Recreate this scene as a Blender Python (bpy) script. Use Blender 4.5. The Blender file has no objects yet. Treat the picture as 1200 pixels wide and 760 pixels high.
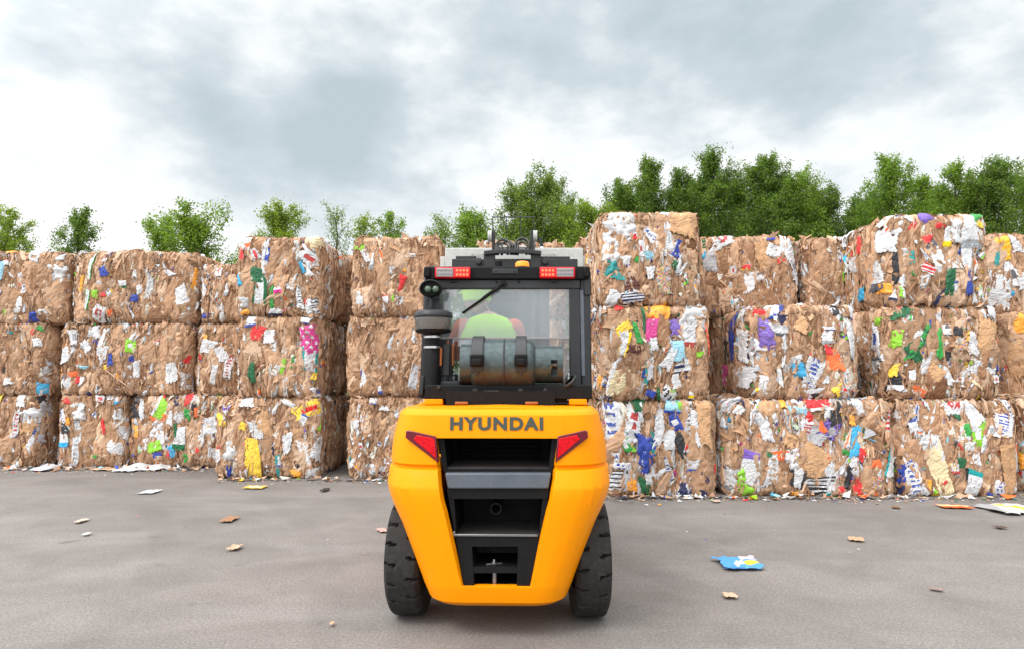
import bpy, bmesh, math, random
import numpy as np
from mathutils import Vector, Matrix, Euler

SC = bpy.context.scene
COL = SC.collection
R = math.radians
PI = math.pi

# ---------------------------------------------------------------- camera
CAM_H = 1.40
FPX = 800.0                       # focal length in photo pixels (24 mm on 36 mm)
PITCH = math.atan(62.0 / FPX)
cam_d = bpy.data.cameras.new('camera')
cam_d.sensor_width = 36.0
cam_d.lens = 24.0
cam_d.clip_start = 0.05
cam_d.clip_end = 3000.0
cam = bpy.data.objects.new('camera', cam_d)
COL.objects.link(cam)
cam.location = (0, 0, CAM_H)
cam.rotation_euler = (PI / 2 + PITCH, 0, 0)
SC.camera = cam


def ray(u, v):
    x = (u - 600.0) / FPX
    y = (380.0 - v) / FPX
    return Vector((x, math.cos(PITCH) - math.sin(PITCH) * y, math.sin(PITCH) + math.cos(PITCH) * y))


def at(u, v, Y):
    """point at distance Y in front of the camera seen at photo pixel (u, v)"""
    d = ray(u, v)
    return Vector((0, 0, CAM_H)) + d * (Y / d.y)


def at_x(u, v, X):
    d = ray(u, v)
    return Vector((0, 0, CAM_H)) + d * (X / d.x)


def on_ground(u, v, z=0.0):
    d = ray(u, v)
    return Vector((0, 0, CAM_H)) + d * ((z - CAM_H) / d.z)


def lin(r, g, b, k=1.0):
    f = lambda c: (c / 255 / 12.92 if c <= 10 else ((c / 255 + 0.055) / 1.055) ** 2.4)
    return (min(1, f(r) * k), min(1, f(g) * k), min(1, f(b) * k))


# ---------------------------------------------------------------- tagging
def tag(o, label=None, cat=None, group=None, kind=None):
    if label: o['label'] = label
    if cat: o['category'] = cat
    if group: o['group'] = group
    if kind: o['kind'] = kind
    return o


def empty(name, loc=(0, 0, 0), rz=0.0):
    o = bpy.data.objects.new(name, None)
    COL.objects.link(o)
    o.location = loc
    o.rotation_euler = (0, 0, rz)
    o.empty_display_size = 0.2
    return o


def link(name, me, mats, parent=None):
    for m in (mats if isinstance(mats, (list, tuple)) else [mats]):
        me.materials.append(m)
    o = bpy.data.objects.new(name, me)
    COL.objects.link(o)
    if parent is not None:
        o.parent = parent
    return o


# ---------------------------------------------------------------- materials
def new_mat(name):
    m = bpy.data.materials.new(name)
    m.use_nodes = True
    nt = m.node_tree
    b = nt.nodes['Principled BSDF']
    return m, nt, b


def N(nt, t, **kw):
    n = nt.nodes.new(t)
    for k, v in kw.items():
        if k in n.inputs: n.inputs[k].default_value = v
        else: setattr(n, k, v)
    return n


def ramp(nt, fac, stops):
    r = nt.nodes.new('ShaderNodeValToRGB')
    e = r.color_ramp.elements
    while len(e) > 1: e.remove(e[-1])
    e[0].position = stops[0][0]; e[0].color = stops[0][1]
    for p, c in stops[1:]:
        x = e.new(p); x.color = c
    if fac is not None: nt.links.new(fac, r.inputs[0])
    return r


def g(v): return (v, v, v, 1)


def mixc(nt, a, b, fac, mode='MIX'):
    """colour mix; a, b, fac are sockets or values"""
    n = nt.nodes.new('ShaderNodeMix')
    n.data_type = 'RGBA'; n.blend_type = mode
    for sock, val in ((n.inputs[0], fac), (n.inputs[6], a), (n.inputs[7], b)):
        if hasattr(val, 'is_linked'): nt.links.new(val, sock)
        else:
            sock.default_value = val if not isinstance(val, tuple) or len(val) == 4 else (*val, 1)
    return n.outputs[2]


def math_n(nt, op, a, b=None, clamp=False):
    n = nt.nodes.new('ShaderNodeMath'); n.operation = op; n.use_clamp = clamp
    for i, val in enumerate((a, b)):
        if val is None: continue
        if hasattr(val, 'is_linked'): nt.links.new(val, n.inputs[i])
        else: n.inputs[i].default_value = val
    return n.outputs[0]


def noise(nt, scale, detail=4, rough=0.55, coord='Object', vscale=None, dist=0.0):
    tc = nt.nodes.new('ShaderNodeTexCoord')
    s = tc.outputs[coord]
    if vscale:
        mp = nt.nodes.new('ShaderNodeMapping'); mp.inputs['Scale'].default_value = vscale
        nt.links.new(s, mp.inputs[0]); s = mp.outputs[0]
    n = nt.nodes.new('ShaderNodeTexNoise')
    n.inputs['Scale'].default_value = scale; n.inputs['Detail'].default_value = detail
    n.inputs['Roughness'].default_value = rough; n.inputs['Distortion'].default_value = dist
    nt.links.new(s, n.inputs['Vector'])
    return n.outputs[0]


def bump(nt, b, h, strength=0.3, dist=0.01):
    n = nt.nodes.new('ShaderNodeBump')
    n.inputs['Strength'].default_value = strength; n.inputs['Distance'].default_value = dist
    nt.links.new(h, n.inputs['Height']); nt.links.new(n.outputs[0], b.inputs['Normal'])


def simple(name, col, rough=0.5, metal=0.0, var=0.25, scale=8.0, dirt=None, dirt_amt=0.0, spec=0.5, bumps=0.0):
    """a painted, rubber or metal surface with uneven tone, roughness and dirt"""
    m, nt, b = new_mat(name)
    n1 = noise(nt, scale, 5)
    n2 = noise(nt, scale * 7, 3)
    c = mixc(nt, tuple(x * (1 - var) for x in col), tuple(min(1, x * (1 + var * 0.6)) for x in col), n1)
    if dirt is not None:
        k = ramp(nt, n2, [(0.5 - dirt_amt * 0.3, g(0)), (0.75, g(1))]).outputs[0]
        k2 = math_n(nt, 'MULTIPLY', math_n(nt, 'MULTIPLY', k, n1), dirt_amt * 1.6, True)
        c = mixc(nt, c, dirt, k2)
    nt.links.new(c, b.inputs['Base Color'])
    rr = nt.nodes.new('ShaderNodeMapRange')
    rr.inputs[3].default_value = max(0.04, rough - 0.12); rr.inputs[4].default_value = min(1, rough + 0.12)
    nt.links.new(n2, rr.inputs[0]); nt.links.new(rr.outputs[0], b.inputs['Roughness'])
    b.inputs['Metallic'].default_value = metal
    b.inputs['Specular IOR Level'].default_value = spec
    if bumps: bump(nt, b, n2, bumps, 0.004)
    return m


def attr_mat(name, rough, var, vs=9.0, bumps=0.25, trans=0.0, spec=0.3, fibre=None):
    """sheet material: every sheet carries its own base colour in the 'col' attribute"""
    m, nt, b = new_mat(name)
    a = nt.nodes.new('ShaderNodeAttribute'); a.attribute_name = 'col'
    n1 = noise(nt, vs, 5, 0.6)
    n2 = noise(nt, 60.0, 3, 0.6, vscale=fibre)
    k = nt.nodes.new('ShaderNodeMapRange')
    k.inputs[3].default_value = 1 - var; k.inputs[4].default_value = 1 + var
    nt.links.new(n1, k.inputs[0])
    k2 = nt.nodes.new('ShaderNodeMapRange')
    k2.inputs[3].default_value = 1 - var * 0.7; k2.inputs[4].default_value = 1 + var * 0.7
    nt.links.new(n2, k2.inputs[0])
    kk = math_n(nt, 'MULTIPLY', k.outputs[0], k2.outputs[0])
    vm = nt.nodes.new('ShaderNodeVectorMath'); vm.operation = 'SCALE'
    nt.links.new(a.outputs['Color'], vm.inputs[0]); nt.links.new(kk, vm.inputs['Scale'])
    nt.links.new(vm.outputs[0], b.inputs['Base Color'])
    b.inputs['Roughness'].default_value = rough
    b.inputs['Specular IOR Level'].default_value = spec
    if bumps: bump(nt, b, n2, bumps, 0.004)
    return m


M = {}
M['board'] = attr_mat('corrugated cardboard', 0.85, 0.16, 7.0, 0.35, fibre=(1, 1, .25))
M['twine'] = simple('pale baling twine', (.55, .46, .26), .7, 0, .2, 40)
M['paper'] = attr_mat('waste paper and film', 0.5, 0.07, 12.0, 0.2, spec=0.4)

# ---------------------------------------------------------------- numpy mesh accumulator
class Acc:
    def __init__(self):
        self.v, self.f, self.c, self.n = [], [], [], 0

    def grid(self, P, col, flip=False):
        """P (a, b, 3) points, col (a-1, b-1, 3) face colours"""
        a, b = P.shape[:2]
        idx = np.arange(a * b).reshape(a, b) + self.n
        q = np.stack([idx[:-1, :-1], idx[1:, :-1], idx[1:, 1:], idx[:-1, 1:]], -1).reshape(-1, 4)
        if flip: q = q[:, ::-1]
        self.v.append(P.reshape(-1, 3)); self.f.append(q)
        self.c.append(np.asarray(col, dtype=np.float32).reshape(-1, 3)); self.n += a * b

    def mesh(self, name, smooth=False):
        V = np.concatenate(self.v).astype(np.float32); F = np.concatenate(self.f).astype(np.int32)
        C = np.concatenate(self.c)
        me = bpy.data.meshes.new(name)
        me.vertices.add(len(V)); me.vertices.foreach_set('co', V.ravel())
        me.loops.add(F.size); me.loops.foreach_set('vertex_index', F.ravel())
        me.polygons.add(len(F))
        me.polygons.foreach_set('loop_start', np.arange(len(F), dtype=np.int32) * 4)
        me.polygons.foreach_set('loop_total', np.full(len(F), 4, np.int32))
        at_ = me.attributes.new('col', 'FLOAT_COLOR', 'FACE')
        at_.data.foreach_set('color', np.concatenate([C, np.ones((len(C), 1), np.float32)], 1).astype(np.float32).ravel())
        me.polygons.foreach_set('use_smooth', np.full(len(F), smooth))
        me.update(calc_edges=True)
        me.validate()
        return me


# ---------------------------------------------------------------- bmesh shape helpers (forklift etc.)
def bm_new(): return bmesh.new()


def box(bm, c, s, rot=None, taper=None):
    m = Matrix.Translation(Vector(c))
    if rot is not None: m = m @ Euler(rot).to_matrix().to_4x4()
    r = bmesh.ops.create_cube(bm, size=1.0, matrix=m @ Matrix.Diagonal((s[0], s[1], s[2], 1)))
    return r['verts']


def prism(bm, pts, axis, a, b):
    """closed polygon pts (2-D) swept along axis from a to b. axis 0: pts are (y,z); 1: (x,z); 2: (x,y)"""
    def P(p, t):
        return {0: (t, p[0], p[1]), 1: (p[0], t, p[1]), 2: (p[0], p[1], t)}[axis]
    va = [bm.verts.new(P(p, a)) for p in pts]; vb = [bm.verts.new(P(p, b)) for p in pts]
    n = len(pts)
    fs = [bm.faces.new(va), bm.faces.new(vb[::-1])]
    for i in range(n):
        fs.append(bm.faces.new((va[i], vb[i], vb[(i + 1) % n], va[(i + 1) % n])))
    bmesh.ops.recalc_face_normals(bm, faces=fs)
    return fs


def tube(bm, pts, r, n=8, caps=True, radii=None):
    pts = [Vector(p) for p in pts]
    rings = []
    up = None
    for i, p in enumerate(pts):
        d = (pts[min(i + 1, len(pts) - 1)] - pts[max(i - 1, 0)]).normalized()
        if up is None:
            up = d.orthogonal().normalized()
        up = (up - d * up.dot(d))
        up = up.normalized() if up.length > 1e-6 else d.orthogonal().normalized()
        w = d.cross(up)
        rr = radii[i] if radii else r
        rings.append([bm.verts.new(p + (up * math.cos(2 * PI * k / n) + w * math.sin(2 * PI * k / n)) * rr) for k in range(n)])
    fs = []
    for a, b in zip(rings, rings[1:]):
        for k in range(n):
            fs.append(bm.faces.new((a[k], a[(k + 1) % n], b[(k + 1) % n], b[k])))
    if caps:
        fs.append(bm.faces.new(rings[0][::-1])); fs.append(bm.faces.new(rings[-1]))
    return fs


def lathe(bm, prof, c, axis='z', n=32, a0=0.0, a1=2 * PI):
    """prof [(radius, along)] turned about axis through c"""
    full = abs(a1 - a0 - 2 * PI) < 1e-6
    k = n if full else n + 1
    rings = []
    for r, h in prof:
        ring = []
        for i in range(k):
            t = a0 + (a1 - a0) * i / n
            x, y = r * math.cos(t), r * math.sin(t)
            p = {'z': (x, y, h), 'x': (h, x, y), 'y': (x, h, y)}[axis]
            ring.append(bm.verts.new((c[0] + p[0], c[1] + p[1], c[2] + p[2])))
        rings.append(ring)
    fs = []
    for a, b in zip(rings, rings[1:]):
        for i in range(k if full else k - 1):
            j = (i + 1) % k
            fs.append(bm.faces.new((a[i], a[j], b[j], b[i])))
    if full:
        if prof[0][0] > 1e-5: fs.append(bm.faces.new(rings[0][::-1]))
        if prof[-1][0] > 1e-5: fs.append(bm.faces.new(rings[-1]))
    return fs


def mk(name, bm, mat, parent=None, bevel=0.0, smooth=None, seg=2):
    bmesh.ops.remove_doubles(bm, verts=bm.verts, dist=1e-5)
    bmesh.ops.recalc_face_normals(bm, faces=bm.faces)
    me = bpy.data.meshes.new(name)
    bm.to_mesh(me); bm.free()
    o = link(name, me, mat, parent)
    if bevel:
        b = o.modifiers.new('bevel', 'BEVEL'); b.width = bevel; b.segments = seg
        b.limit_method = 'ANGLE'; b.angle_limit = R(28); b.harden_normals = False
    if smooth is None: smooth = 35
    if smooth:
        me.polygons.foreach_set('use_smooth', np.ones(len(me.polygons), bool))
        me.set_sharp_from_angle(angle=R(smooth))
    return o
# ================================================================ sky and light
world = bpy.data.worlds.new('World')
SC.world = world
world.use_nodes = True
nt = world.node_tree
bg = nt.nodes['Background']
bg.inputs[1].default_value = 0.1
SUN_EL, SUN_AZ = R(50), R(228)         # behind the camera and to the left
sky = nt.nodes.new('ShaderNodeTexSky')
sky.sky_type = 'NISHITA'; sky.sun_disc = False
sky.sun_elevation = SUN_EL; sky.sun_rotation = SUN_AZ
tc = nt.nodes.new('ShaderNodeTexCoord')
D = tc.outputs['Generated']


def vdist(px):                           # distance of the view direction from a spot of the sky dome
    n = nt.nodes.new('ShaderNodeVectorMath'); n.operation = 'DISTANCE'
    nt.links.new(warp, n.inputs[0]); n.inputs[1].default_value = px
    return n.outputs['Value']


# cloud noise on the dome
def cl_noise(scale, detail, vs, loc=(0, 0, 0), dist=0.0, rough=.55):
    mp = nt.nodes.new('ShaderNodeMapping'); mp.inputs['Scale'].default_value = vs; mp.inputs['Location'].default_value = loc
    nt.links.new(D, mp.inputs[0])
    n = nt.nodes.new('ShaderNodeTexNoise'); n.inputs['Scale'].default_value = scale
    n.inputs['Detail'].default_value = detail; n.inputs['Roughness'].default_value = rough
    n.inputs['Distortion'].default_value = dist
    nt.links.new(mp.outputs[0], n.inputs['Vector'])
    return n


nw = cl_noise(3.2, 5, (1, 1, 1.3), (3.1, 1.7, 0.4))
wv = nt.nodes.new('ShaderNodeVectorMath'); wv.operation = 'MULTIPLY_ADD'
nt.links.new(nw.outputs['Color'], wv.inputs[0]); wv.inputs[1].default_value = (.34, .34, .26); wv.inputs[2].default_value = (-.17, -.17, -.13)
wa = nt.nodes.new('ShaderNodeVectorMath'); wa.operation = 'ADD'
nt.links.new(D, wa.inputs[0]); nt.links.new(wv.outputs[0], wa.inputs[1])
warp = wa.outputs[0]

# broad grey undersides of cloud, each at its own bearing and height
blobs = [(60, 95, .17, .5), (120, 150, .16, .5), (330, 170, .20, .85), (440, 150, .22, .95), (250, 90, .2, .5),
         (480, 60, .25, .8), (600, 50, .24, .9), (790, 50, .2, .8), (980, 85, .26, .9), (1090, 120, .16, .4),
         (650, 150, .13, .4), (900, 0, .3, .6), (150, 0, .25, .4), (1150, 20, .2, .4)]
acc = None
for (u, v, rad, a) in blobs:
    d = ray(u, v).normalized()
    mr = nt.nodes.new('ShaderNodeMapRange'); mr.interpolation_type = 'SMOOTHSTEP'
    mr.inputs[1].default_value = 0.0; mr.inputs[2].default_value = rad
    mr.inputs[3].default_value = a; mr.inputs[4].default_value = 0.0
    nt.links.new(vdist(d), mr.inputs[0])
    if acc is None: acc = mr.outputs[0]
    else:                                # union: 1-(1-a)(1-b)
        ia = math_n(nt, 'SUBTRACT', 1.0, acc); ib = math_n(nt, 'SUBTRACT', 1.0, mr.outputs[0])
        acc = math_n(nt, 'SUBTRACT', 1.0, math_n(nt, 'MULTIPLY', ia, ib))
neg = None                               # openings where the bright cloud layer above shows
for (u, v, rad, a) in [(255, 38, .11, .5), (660, 110, .16, .5), (560, 190, .20, .5), (770, 115, .13, .4), (90, 210, .26, .6), (1130, 170, .20, .5), (320, 200, .10, .3), (30, 130, .12, .4), (1010, 200, .16, .4), (830, 200, .15, .3), (0, 20, .14, .3), (1190, 60, .12, .4)]:
    mr = nt.nodes.new('ShaderNodeMapRange'); mr.interpolation_type = 'SMOOTHSTEP'
    mr.inputs[1].default_value = 0.0; mr.inputs[2].default_value = rad; mr.inputs[3].default_value = a; mr.inputs[4].default_value = 0.0
    nt.links.new(vdist(ray(u, v).normalized()), mr.inputs[0])
    neg = mr.outputs[0] if neg is None else math_n(nt, 'ADD', neg, mr.outputs[0])
nb = cl_noise(3.4, 6, (1, 1, 1.6), (0.3, 2.2, 5.1), 0.0, .52)
nl = cl_noise(1.7, 6, (1, 1, 1.8), (8.3, .4, 1.1), 0.0)
sepd = nt.nodes.new('ShaderNodeSeparateXYZ'); nt.links.new(D, sepd.inputs[0])
dens = math_n(nt, 'ADD', math_n(nt, 'MULTIPLY', acc, .66), math_n(nt, 'MULTIPLY', math_n(nt, 'SUBTRACT', nb.outputs[0], .5), 1.55))
dens = math_n(nt, 'ADD', math_n(nt, 'SUBTRACT', math_n(nt, 'ADD', dens, .19), math_n(nt, 'MULTIPLY', neg, .40)), math_n(nt, 'MULTIPLY', math_n(nt, 'SUBTRACT', nl.outputs[0], .5), .5))
nf = cl_noise(9.0, 6, (1, 1, 1.9), (4.3, 1.2, 2.1), 0.0, .55)
dens = math_n(nt, 'ADD', dens, math_n(nt, 'MULTIPLY', math_n(nt, 'SUBTRACT', nf.outputs[0], .45), 1.1))
CK = 10.0                                 # background strength is 0.1
cr = ramp(nt, dens, [(0.0, (1.0, 1.005, 1.005, 1)), (.16, (.965, .98, .985, 1)), (.32, (.87, .905, .925, 1)), (.48, (.73, .79, .82, 1)), (.68, (.60, .675, .715, 1)), (1.0, (.50, .58, .625, 1))])
# overcast sky: brighter towards the zenith and round the hidden sun
up = nt.nodes.new('ShaderNodeMapRange'); up.interpolation_type = 'SMOOTHSTEP'
up.inputs[1].default_value = .50; up.inputs[2].default_value = .95; up.inputs[3].default_value = 1.0; up.inputs[4].default_value = 2.0
nt.links.new(sepd.outputs['Z'], up.inputs[0])
sd = Vector((math.sin(SUN_AZ) * math.cos(SUN_EL), math.cos(SUN_AZ) * math.cos(SUN_EL), math.sin(SUN_EL)))
dt = nt.nodes.new('ShaderNodeVectorMath'); dt.operation = 'DOT_PRODUCT'
nt.links.new(D, dt.inputs[0]); dt.inputs[1].default_value = sd
gl = nt.nodes.new('ShaderNodeMapRange'); gl.interpolation_type = 'SMOOTHSTEP'
gl.inputs[1].default_value = .1; gl.inputs[2].default_value = 1.0; gl.inputs[3].default_value = 0.0; gl.inputs[4].default_value = 1.6
nt.links.new(dt.outputs['Value'], gl.inputs[0])
gain = math_n(nt, 'MULTIPLY', math_n(nt, 'ADD', up.outputs[0], gl.outputs[0]), CK)
vs = nt.nodes.new('ShaderNodeVectorMath'); vs.operation = 'SCALE'
nt.links.new(cr.outputs[0], vs.inputs[0]); nt.links.new(gain, vs.inputs['Scale'])
mx = mixc(nt, sky.outputs[0], vs.outputs[0], .95)
nt.links.new(mx, bg.inputs[0])

sun_d = bpy.data.lights.new('sun', 'SUN')
sun_d.energy = 1.5; sun_d.angle = R(20); sun_d.color = (1.0, .95, .88)
sun = bpy.data.objects.new('sun', sun_d); COL.objects.link(sun)
sun.rotation_euler = (-sd).to_track_quat('-Z', 'Y').to_euler()
sun.location = (-8, -10, 20)

SC.view_settings.view_transform = 'Standard'
SC.view_settings.look = 'None'
SC.view_settings.gamma = 1.0
SC.view_settings.exposure = 0.16
SC.cycles.use_denoising = True
SC.cycles.max_bounces = 8
SC.cycles.transparent_max_bounces = 16

# ================================================================ ground
m, nt, b = new_mat('worn asphalt')
n_big = noise(nt, .35, 5, .6)
n_mid = noise(nt, 1.6, 6, .65, dist=.6)
n_str = noise(nt, .9, 6, .6, vscale=(.5, 1.8, 1))
n_fine = noise(nt, 45, 4, .75)
n_grain = noise(nt, 75, 3, .85)
c1 = ramp(nt, n_mid, [(.25, (.156, .139, .128, 1)), (.5, (.200, .178, .164, 1)), (.75, (.238, .213, .197, 1))]).outputs[0]
c2 = mixc(nt, c1, (.14, .126, .117), ramp(nt, n_big, [(.45, g(0)), (.66, g(.8))]).outputs[0])
c2 = mixc(nt, c2, (.25, .229, .218), ramp(nt, n_str, [(.52, g(0)), (.70, g(.6))]).outputs[0])
sc_ = ramp(nt, n_fine, [(.28, g(.78)), (.5, g(1)), (.75, g(1.2))]).outputs[0]
c3 = mixc(nt, c2, sc_, 1.0, 'MULTIPLY')
gr_ = ramp(nt, n_grain, [(.32, g(.6)), (.5, g(1)), (.68, g(1.45))]).outputs[0]
c3 = mixc(nt, c3, gr_, 1.0, 'MULTIPLY')
def arc(cx, cy, rad, wid, amt, soft=.5):
    tcg = nt.nodes.new('ShaderNodeTexCoord'); vd = nt.nodes.new('ShaderNodeVectorMath'); vd.operation = 'DISTANCE'
    nt.links.new(tcg.outputs['Object'], vd.inputs[0]); vd.inputs[1].default_value = (cx, cy, 0)
    q = math_n(nt, 'ABSOLUTE', math_n(nt, 'SUBTRACT', math_n(nt, 'ADD', vd.outputs['Value'], math_n(nt, 'MULTIPLY', n_mid, .12)), rad))
    r_ = nt.nodes.new('ShaderNodeMapRange'); r_.interpolation_type = 'SMOOTHSTEP'
    r_.inputs[1].default_value = wid * soft; r_.inputs[2].default_value = wid; r_.inputs[3].default_value = amt; r_.inputs[4].default_value = 0
    nt.links.new(q, r_.inputs[0])
    return math_n(nt, 'MULTIPLY', r_.outputs[0], ramp(nt, n_str, [(.35, g(.1)), (.62, g(1))]).outputs[0])
for (cx_, cy_, rd_, wd_, am_) in ((9.0, 9.5, 9.2, .16, .55), (9.0, 9.5, 8.0, .16, .5), (-11, 2.0, 9.0, .15, .5), (-11, 2.0, 10.2, .15, .45), (2.0, -9, 14.6, .18, .5), (2.0, -9, 13.4, .18, .4), (-30, 30, 36.5, .3, .4), (22, -4, 19.6, .2, .45)):
    c3 = mixc(nt, c3, (.075, .068, .064), arc(cx_, cy_, rd_, wd_, am_ * .3))
# dark oily spots
sp = noise(nt, 3.3, 2, .5)
c3 = mixc(nt, c3, (.06, .057, .055), ramp(nt, sp, [(.70, g(0)), (.78, g(.55))]).outputs[0])
nt.links.new(c3, b.inputs['Base Color'])
b.inputs['Roughness'].default_value = .82
b.inputs['Specular IOR Level'].default_value = .35
bump(nt, b, math_n(nt, 'ADD', n_fine, math_n(nt, 'MULTIPLY', n_mid, 1.5)), .35, .006)
M['asphalt'] = m

m, nt, b = new_mat('rough grass')
n1 = noise(nt, .8, 6); n2 = noise(nt, 25, 4)
c = ramp(nt, n1, [(.3, (.035, .06, .015, 1)), (.6, (.07, .10, .03, 1)), (.8, (.12, .12, .06, 1))]).outputs[0]
nt.links.new(mixc(nt, c, ramp(nt, n2, [(.3, g(.6)), (.7, g(1.3))]).outputs[0], 1.0, 'MULTIPLY'), b.inputs['Base Color'])
b.inputs['Roughness'].default_value = .95
bump(nt, b, n2, .8, .05)
M['grass'] = m

bm = bm_new()
bmesh.ops.create_grid(bm, x_segments=40, y_segments=40, size=900)
o = mk('ground', bm, M['grass'], smooth=0); o.location.z = -.03
tag(o, kind='structure')
# the yard: one sheet with very slight unevenness
nx, ny = 90, 50
xs = np.linspace(-45, 45, nx); ys = np.linspace(-30, 15.5, ny)
X, Y = np.meshgrid(xs, ys, indexing='ij')
a = Acc(); a.grid(np.stack([X, Y, np.zeros_like(X)], -1), np.ones((nx - 1, ny - 1, 3)))
o = link('asphalt_yard', a.mesh('asphalt_yard'), M['asphalt'])
tag(o, kind='structure')
# ================================================================ bales of waste cardboard
BOARD = np.array([(.475, .285, .175), (.42, .245, .145), (.52, .32, .20), (.32, .172, .095), (.495, .302, .186), (.585, .40, .275)])
WHITES = np.array([(.64, .64, .66), (.56, .57, .60), (.48, .49, .52), (.66, .62, .54), (.62, .64, .66)])
KEY = {'W': ((.65, .65, .67), 'white_paper'), 'G': ((.42, .41, .43), 'grey_film'), 'R': (lin(225, 25, 30), 'red_scrap'),
       'B': (lin(35, 65, 165), 'blue_scrap'), 'N': (lin(38, 42, 85), 'navy_scrap'), 'C': (lin(40, 170, 220), 'cyan_scrap'),
       'L': (lin(150, 205, 225), 'pale_blue_scrap'), 'V': (lin(25, 100, 60), 'dark_green_scrap'), 'g': (lin(45, 155, 60), 'green_scrap'),
       'l': (lin(140, 205, 25), 'lime_scrap'), 'Y': (lin(250, 205, 20), 'yellow_scrap'), 'A': (lin(250, 165, 15), 'amber_scrap'),
       'O': (lin(245, 105, 25), 'orange_scrap'), 'P': (lin(120, 90, 180), 'purple_scrap'), 'M': (lin(215, 40, 140), 'pink_scrap'),
       'T': (lin(20, 150, 150), 'teal_scrap'), 'K': ((.028, .028, .032), 'black_scrap'), 'D': (lin(105, 60, 50), 'maroon_scrap'),
       'E': (lin(225, 205, 160), 'cream_scrap'), 'k': (lin(205, 158, 112), 'kraft_flap'), 'b': (lin(120, 78, 48), 'brown_flap')}
MIXC = np.array([KEY[c][0] for c in 'RBNCLVglYAOPMTKDGE'])
MIXW = np.array([9, 9, 6, 6, 5, 7, 6, 4, 7, 4, 6, 3, 2, 4, 6, 3, 4, 4], float); MIXW /= MIXW.sum()


def tri(x): return 2 * np.abs(x - np.floor(x + .5)) * 2 - 1


class Face:
    """one side of a bale: maps arc-length coordinates and lift to points on a rounded, bulging block"""
    def __init__(s, O, U, V, Nn, w, h, bul, rx, ry, rng):
        s.O, s.U, s.V, s.N = (np.array(q, float) for q in (O, U, V, Nn))
        s.a, s.c, s.bul, s.rx, s.ry = w / 2, h / 2, bul, rx, ry
        s.ph = rng.uniform(0, 6.28, 8); s.fr = rng.uniform(2.0, 7.0, 4)

    @staticmethod
    def fold(x, a, r):
        ax = np.abs(x); over = np.clip(ax - (a - r), 0, None); th = np.minimum(over / r, PI / 2)
        ext = np.clip(over - r * PI / 2, 0, None)
        X = np.where(over > 0, a - r + r * np.sin(th), ax) * np.sign(x)
        return X, -r * (1 - np.cos(th)) - ext, np.sin(th) * np.sign(x), np.cos(th)

    def map(s, x, y, z):
        X, nx, sx, cx = s.fold(x, s.a, s.rx)
        Y, ny, sy, cy = s.fold(y, s.c, s.ry)
        q = np.clip(1 - (X / s.a) ** 2, 0, 1) * np.clip(1 - (Y / s.c) ** 2, 0, 1)
        wob = .026 * np.sin(x * s.fr[0] + s.ph[0]) + .012 * np.sin(x * s.fr[1] * 2 + y * s.fr[2] + s.ph[1]) + .008 * np.sin(y * 9 + s.ph[2])
        n = nx + ny + s.bul * np.sqrt(q) + wob * np.minimum(1, q * 3) + z * cx * cy
        X = X + sx * z; Y = Y + sy * z
        return s.O + X[..., None] * s.U + Y[..., None] * s.V + n[..., None] * s.N


def lattice(rng, nu, nv, w, h, cell):
    """random heights on a coarse lattice, blended linearly: facets of crumpled paper"""
    a, b = max(2, int(w / cell) + 2), max(2, int(h / cell) + 2)
    G = rng.normal(0, 1, (a, b))
    X = np.linspace(0, a - 1.001, nu + 1); Y = np.linspace(0, b - 1.001, nv + 1)
    i, j = X.astype(int), Y.astype(int); fx, fy = (X - i)[:, None], (Y - j)[None, :]
    return G[i][:, j] * (1 - fx) * (1 - fy) + G[i + 1][:, j] * fx * (1 - fy) + G[i][:, j + 1] * (1 - fx) * fy + G[i + 1][:, j + 1] * fx * fy


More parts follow.
